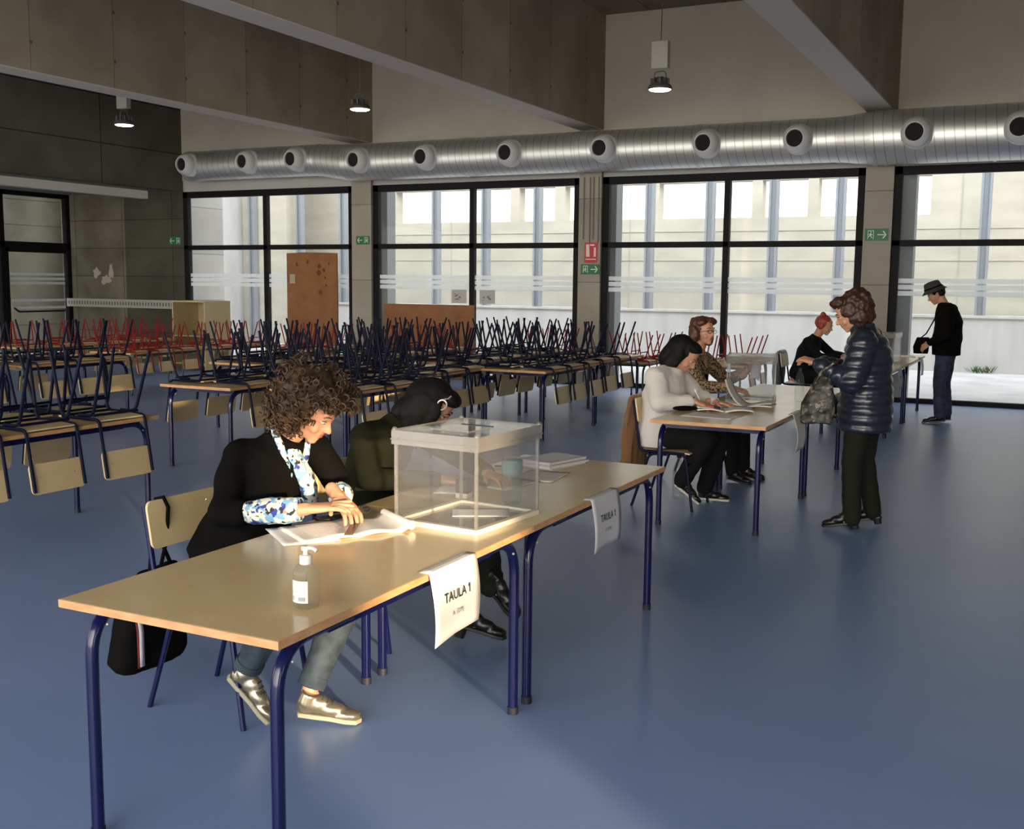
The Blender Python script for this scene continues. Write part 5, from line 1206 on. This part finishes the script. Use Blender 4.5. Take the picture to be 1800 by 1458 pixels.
flat_sheet('paper_sheet', 'white sheet at the end of the far table before the man', 'paper', -1.85, 15.5, .2, .30, .42, m_paper)
# notices hanging from the table edges
def notice(x, y0, y1, zb, label, text=None, lines=True, bow=.012, rb=0.0, mat=None, top=TT, n_label='hanging notices'):
    """sheet lying a little on the table, folded over the +x edge and hanging"""
    yc = (y0+y1)/2; t = thing('paper_notice', label, 'notice', (x, yc, top), 0, n_label); w = y1-y0; bm = B(); rows = []
    prof = [(-.030, .0016), (-.012, .0018), (.004, .0010), (.009, -.006), (.0105, -.016)]
    nrow = 9
    for k in range(1, nrow+1):
        f = k/nrow; prof.append((.0105+bow*math.sin(f*PI*.9), -.016 + (zb-top+.016)*f))
    for (px, pz) in prof:
        row = []
        for i in range(9):
            u = i/8-.5; row.append((px+(.010*abs(u)*2*(pz/(zb-top)) if pz < 0 else 0), u*w*(1-.06*max(0, pz/(zb-top))), pz*(1-rb*max(0, u+.5)*.6) if pz < -.02 else pz))
        rows.append(row)
    sheet(bm, rows); solid(obj('notice_sheet', bm, mat or m_paper, t), .0006)
    if text:
        for s, size, f, m_, nm in text:
            zz = (zb-top)*f; xx = .0105+bow*math.sin(f*PI*.9)+.0065
            M4 = Matrix.Translation((xx, .0, zz)) @ Matrix.Rotation(math.radians(-2.0), 4, 'Y') @ Matrix(((0, 0, 1, 0), (1, 0, 0, 0), (0, 1, 0, 0), (0, 0, 0, 1)))
            me = text_mesh(s, size, M4); me.materials.clear()
            if s.endswith('1'):      # flag of the figure one
                xs = max(v.co.y for v in me.vertices); zt = max(v.co.z for v in me.vertices); st = size*.10
                b2 = B(); b2.from_mesh(me); prism(b2, [(xs-st, 0), (xs-st*2.6, -st*1.7), (xs-st*2.6, -st*2.8), (xs-st, -st*1.5)], -.0003, .0003, Matrix.Translation((xx, 0, zt)) @ Matrix(((0, 0, 1, 0), (1, 0, 0, 0), (0, 1, 0, 0), (0, 0, 0, 1)))); b2.to_mesh(me); b2.free()
            obj(nm, me, m_, t, smooth=False)
    return t
m_ink.node_tree.nodes['Principled BSDF'].inputs['Specular IOR Level'].default_value = .1
notice(TX+.004, 2.965, 3.285, .505, 'white TAULA 1 notice hanging from the edge of the nearest table', [('TAULA 1', .047, .40, m_ink, 'lettering'), ('A  (DM)', .022, .64, m_inkg, 'small_lettering')], rb=.12)
notice(TX+.004, 4.335, 4.665, .515, 'greyish TAULA 1 notice hanging from the edge of the second table', [('TAULA 1', .047, .40, m_ink, 'lettering'), ('A  (DM)', .022, .64, m_inkg, 'small_lettering')], rb=.05, mat=m_paper2)
notice(-1.695, 7.98, 8.30, .47, 'curled pale notice hanging from the middle table beside the patterned bag', None, bow=.03)
notice(-1.605, 13.02, 13.34, .52, 'grey notice hanging from the nearer far table', [('TAULA 1', .047, .40, m_inkg, 'lettering')], mat=m_paper2)
notice(-1.595, 15.15, 15.45, .52, 'grey notice hanging from the end of the farther far table', None, mat=m_paper2)
# bag on the back of the first chair
t = thing('shoulder_bag', 'black bag with red and white stripe hanging from the chair back of the curly-haired woman', 'bag', (-3.27, 3.23, .10)); BO = V((-3.27, 3.20, .10))
def sh(bm):
    loft(bm, [((-3.27, 3.20, .12), (0, .165, 0), (.055, 0, 0)), ((-3.28, 3.20, .16), (0, .185, 0), (.075, 0, 0)), ((-3.27, 3.21, .34), (0, .165, 0), (.070, 0, 0)), ((-3.25, 3.22, .47), (0, .13, 0), (.045, 0, 0)), ((-3.23, 3.22, .53), (0, .10, 0), (.02, 0, 0))], 28, .55)
garment(t, BO, 'bag_body', sh, m_black, .008, 2, .007, 9, 6)
bm = B(); tube(bm, [V(p)-BO for p in ((-3.20, 3.14, .48), (-3.185, 3.14, .60), (-3.175, 3.15, .74), (-3.16, 3.15, .832), (-3.12, 3.15, .842), (-3.105, 3.16, .80), (-3.13, 3.17, .66), (-3.20, 3.20, .52))], [.008]*8, 8)
tube(bm, [V(p)-BO for p in ((-3.20, 3.28, .50), (-3.185, 3.20, .64), (-3.175, 3.165, .76), (-3.16, 3.165, .834))], .008, 8); obj('strap', bm, m_black, t)
bm = B(); rows = [[(-3.27+.079+.004-.004*abs(j-3), 3.068+.034*i-.004*j, .15+.052*j) for i in range(2)] for j in range(7)]
sheet(bm, rows); bmesh.ops.translate(bm, vec=-BO, verts=bm.verts); solid(obj('red_stripe', bm, principled('stripe_red', (.14, .01, .01), .8), t), .004)
bm = B(); rows = [[(-3.27+.083+.004-.004*abs(j-3), 3.076+.022*i-.004*j, .155+.050*j) for i in range(2)] for j in range(7)]
sheet(bm, rows); bmesh.ops.translate(bm, vec=-BO, verts=bm.verts); solid(obj('white_stripe', bm, m_paper2, t), .005)
# coats on chair backs
def draped(name, label, cat, x, y, w, zt, zb, mat, seed, k=1.0):
    t = thing(name, label, cat, (x, y, zb)); O = V((x, y, zb))
    def sh(bm): loft(bm, [((x-.03, y, zb), (0, w*.50, 0), (.035, 0, 0)), ((x-.03, y, zb+(zt-zb)*.4), (0, w*.47, 0), (.050, 0, 0)), ((x-.02, y, zb+(zt-zb)*.8), (0, w*.45, 0), (.045, 0, 0)), ((x, y, zt-.02), (0, w*.42, 0), (.042, 0, 0)), ((x, y, zt), (0, w*.30, 0), (.02, 0, 0))], 28, .8)
    def folds(b):
        b.normal_update()
        for v in b.verts: v.co += v.normal*.013*math.sin((v.co.y-y)*70/k+2*math.sin(v.co.z*5))*min(1, (zt-v.co.z)*4)
    garment(t, O, 'cloth', sh, mat, .009, 2, .010, 7, seed, post=folds); return t
draped('coat', 'brown coat hanging over the chair back of the person in white fleece', 'coat', -2.875, 7.99, .47, .85, .18, principled('brown_wool', (.17, .075, .025), .9, sheen=.3), 5)
draped('coat', 'grey fuzzy coat hanging over the chair back at the far table', 'coat', -3.18, 14.2, .46, .86, .42, m_knitgrey, 8)
# a weed by the parapet outside
t = thing('weed', 'small green weed growing at the foot of the white parapet outside', 'plant', (-1.32, 23.55, -.02)); bm = B(); r = random.Random(3)
for k in range(60):
    a = r.uniform(0, 2*PI); L_ = r.uniform(.10, .26); s = r.uniform(.3, 1); b0 = V((r.uniform(-.2, .2), r.uniform(-.05, .05), 0)); tip = b0+V((math.cos(a)*L_*s, math.sin(a)*L_*s*.6, L_*.7)); sd_ = V((-math.sin(a), math.cos(a), 0))*.014
    bm.faces.new([bm.verts.new(p) for p in (b0, b0.lerp(tip, .5)+sd_, tip, b0.lerp(tip, .5)-sd_)])
obj('leaves', bm, principled('weed_green', (.06, .11, .035), .8), t)
# drop unused prototype if any, give untagged windows their kind
for o in list(COL.objects):
    if o.parent is None and o.type in ('MESH', 'EMPTY') and 'category' not in o and 'kind' not in o:
        if o.name.startswith(('window', 'door', 'wall', 'beam', 'floor', 'ceiling')): o['kind'] = 'structure'
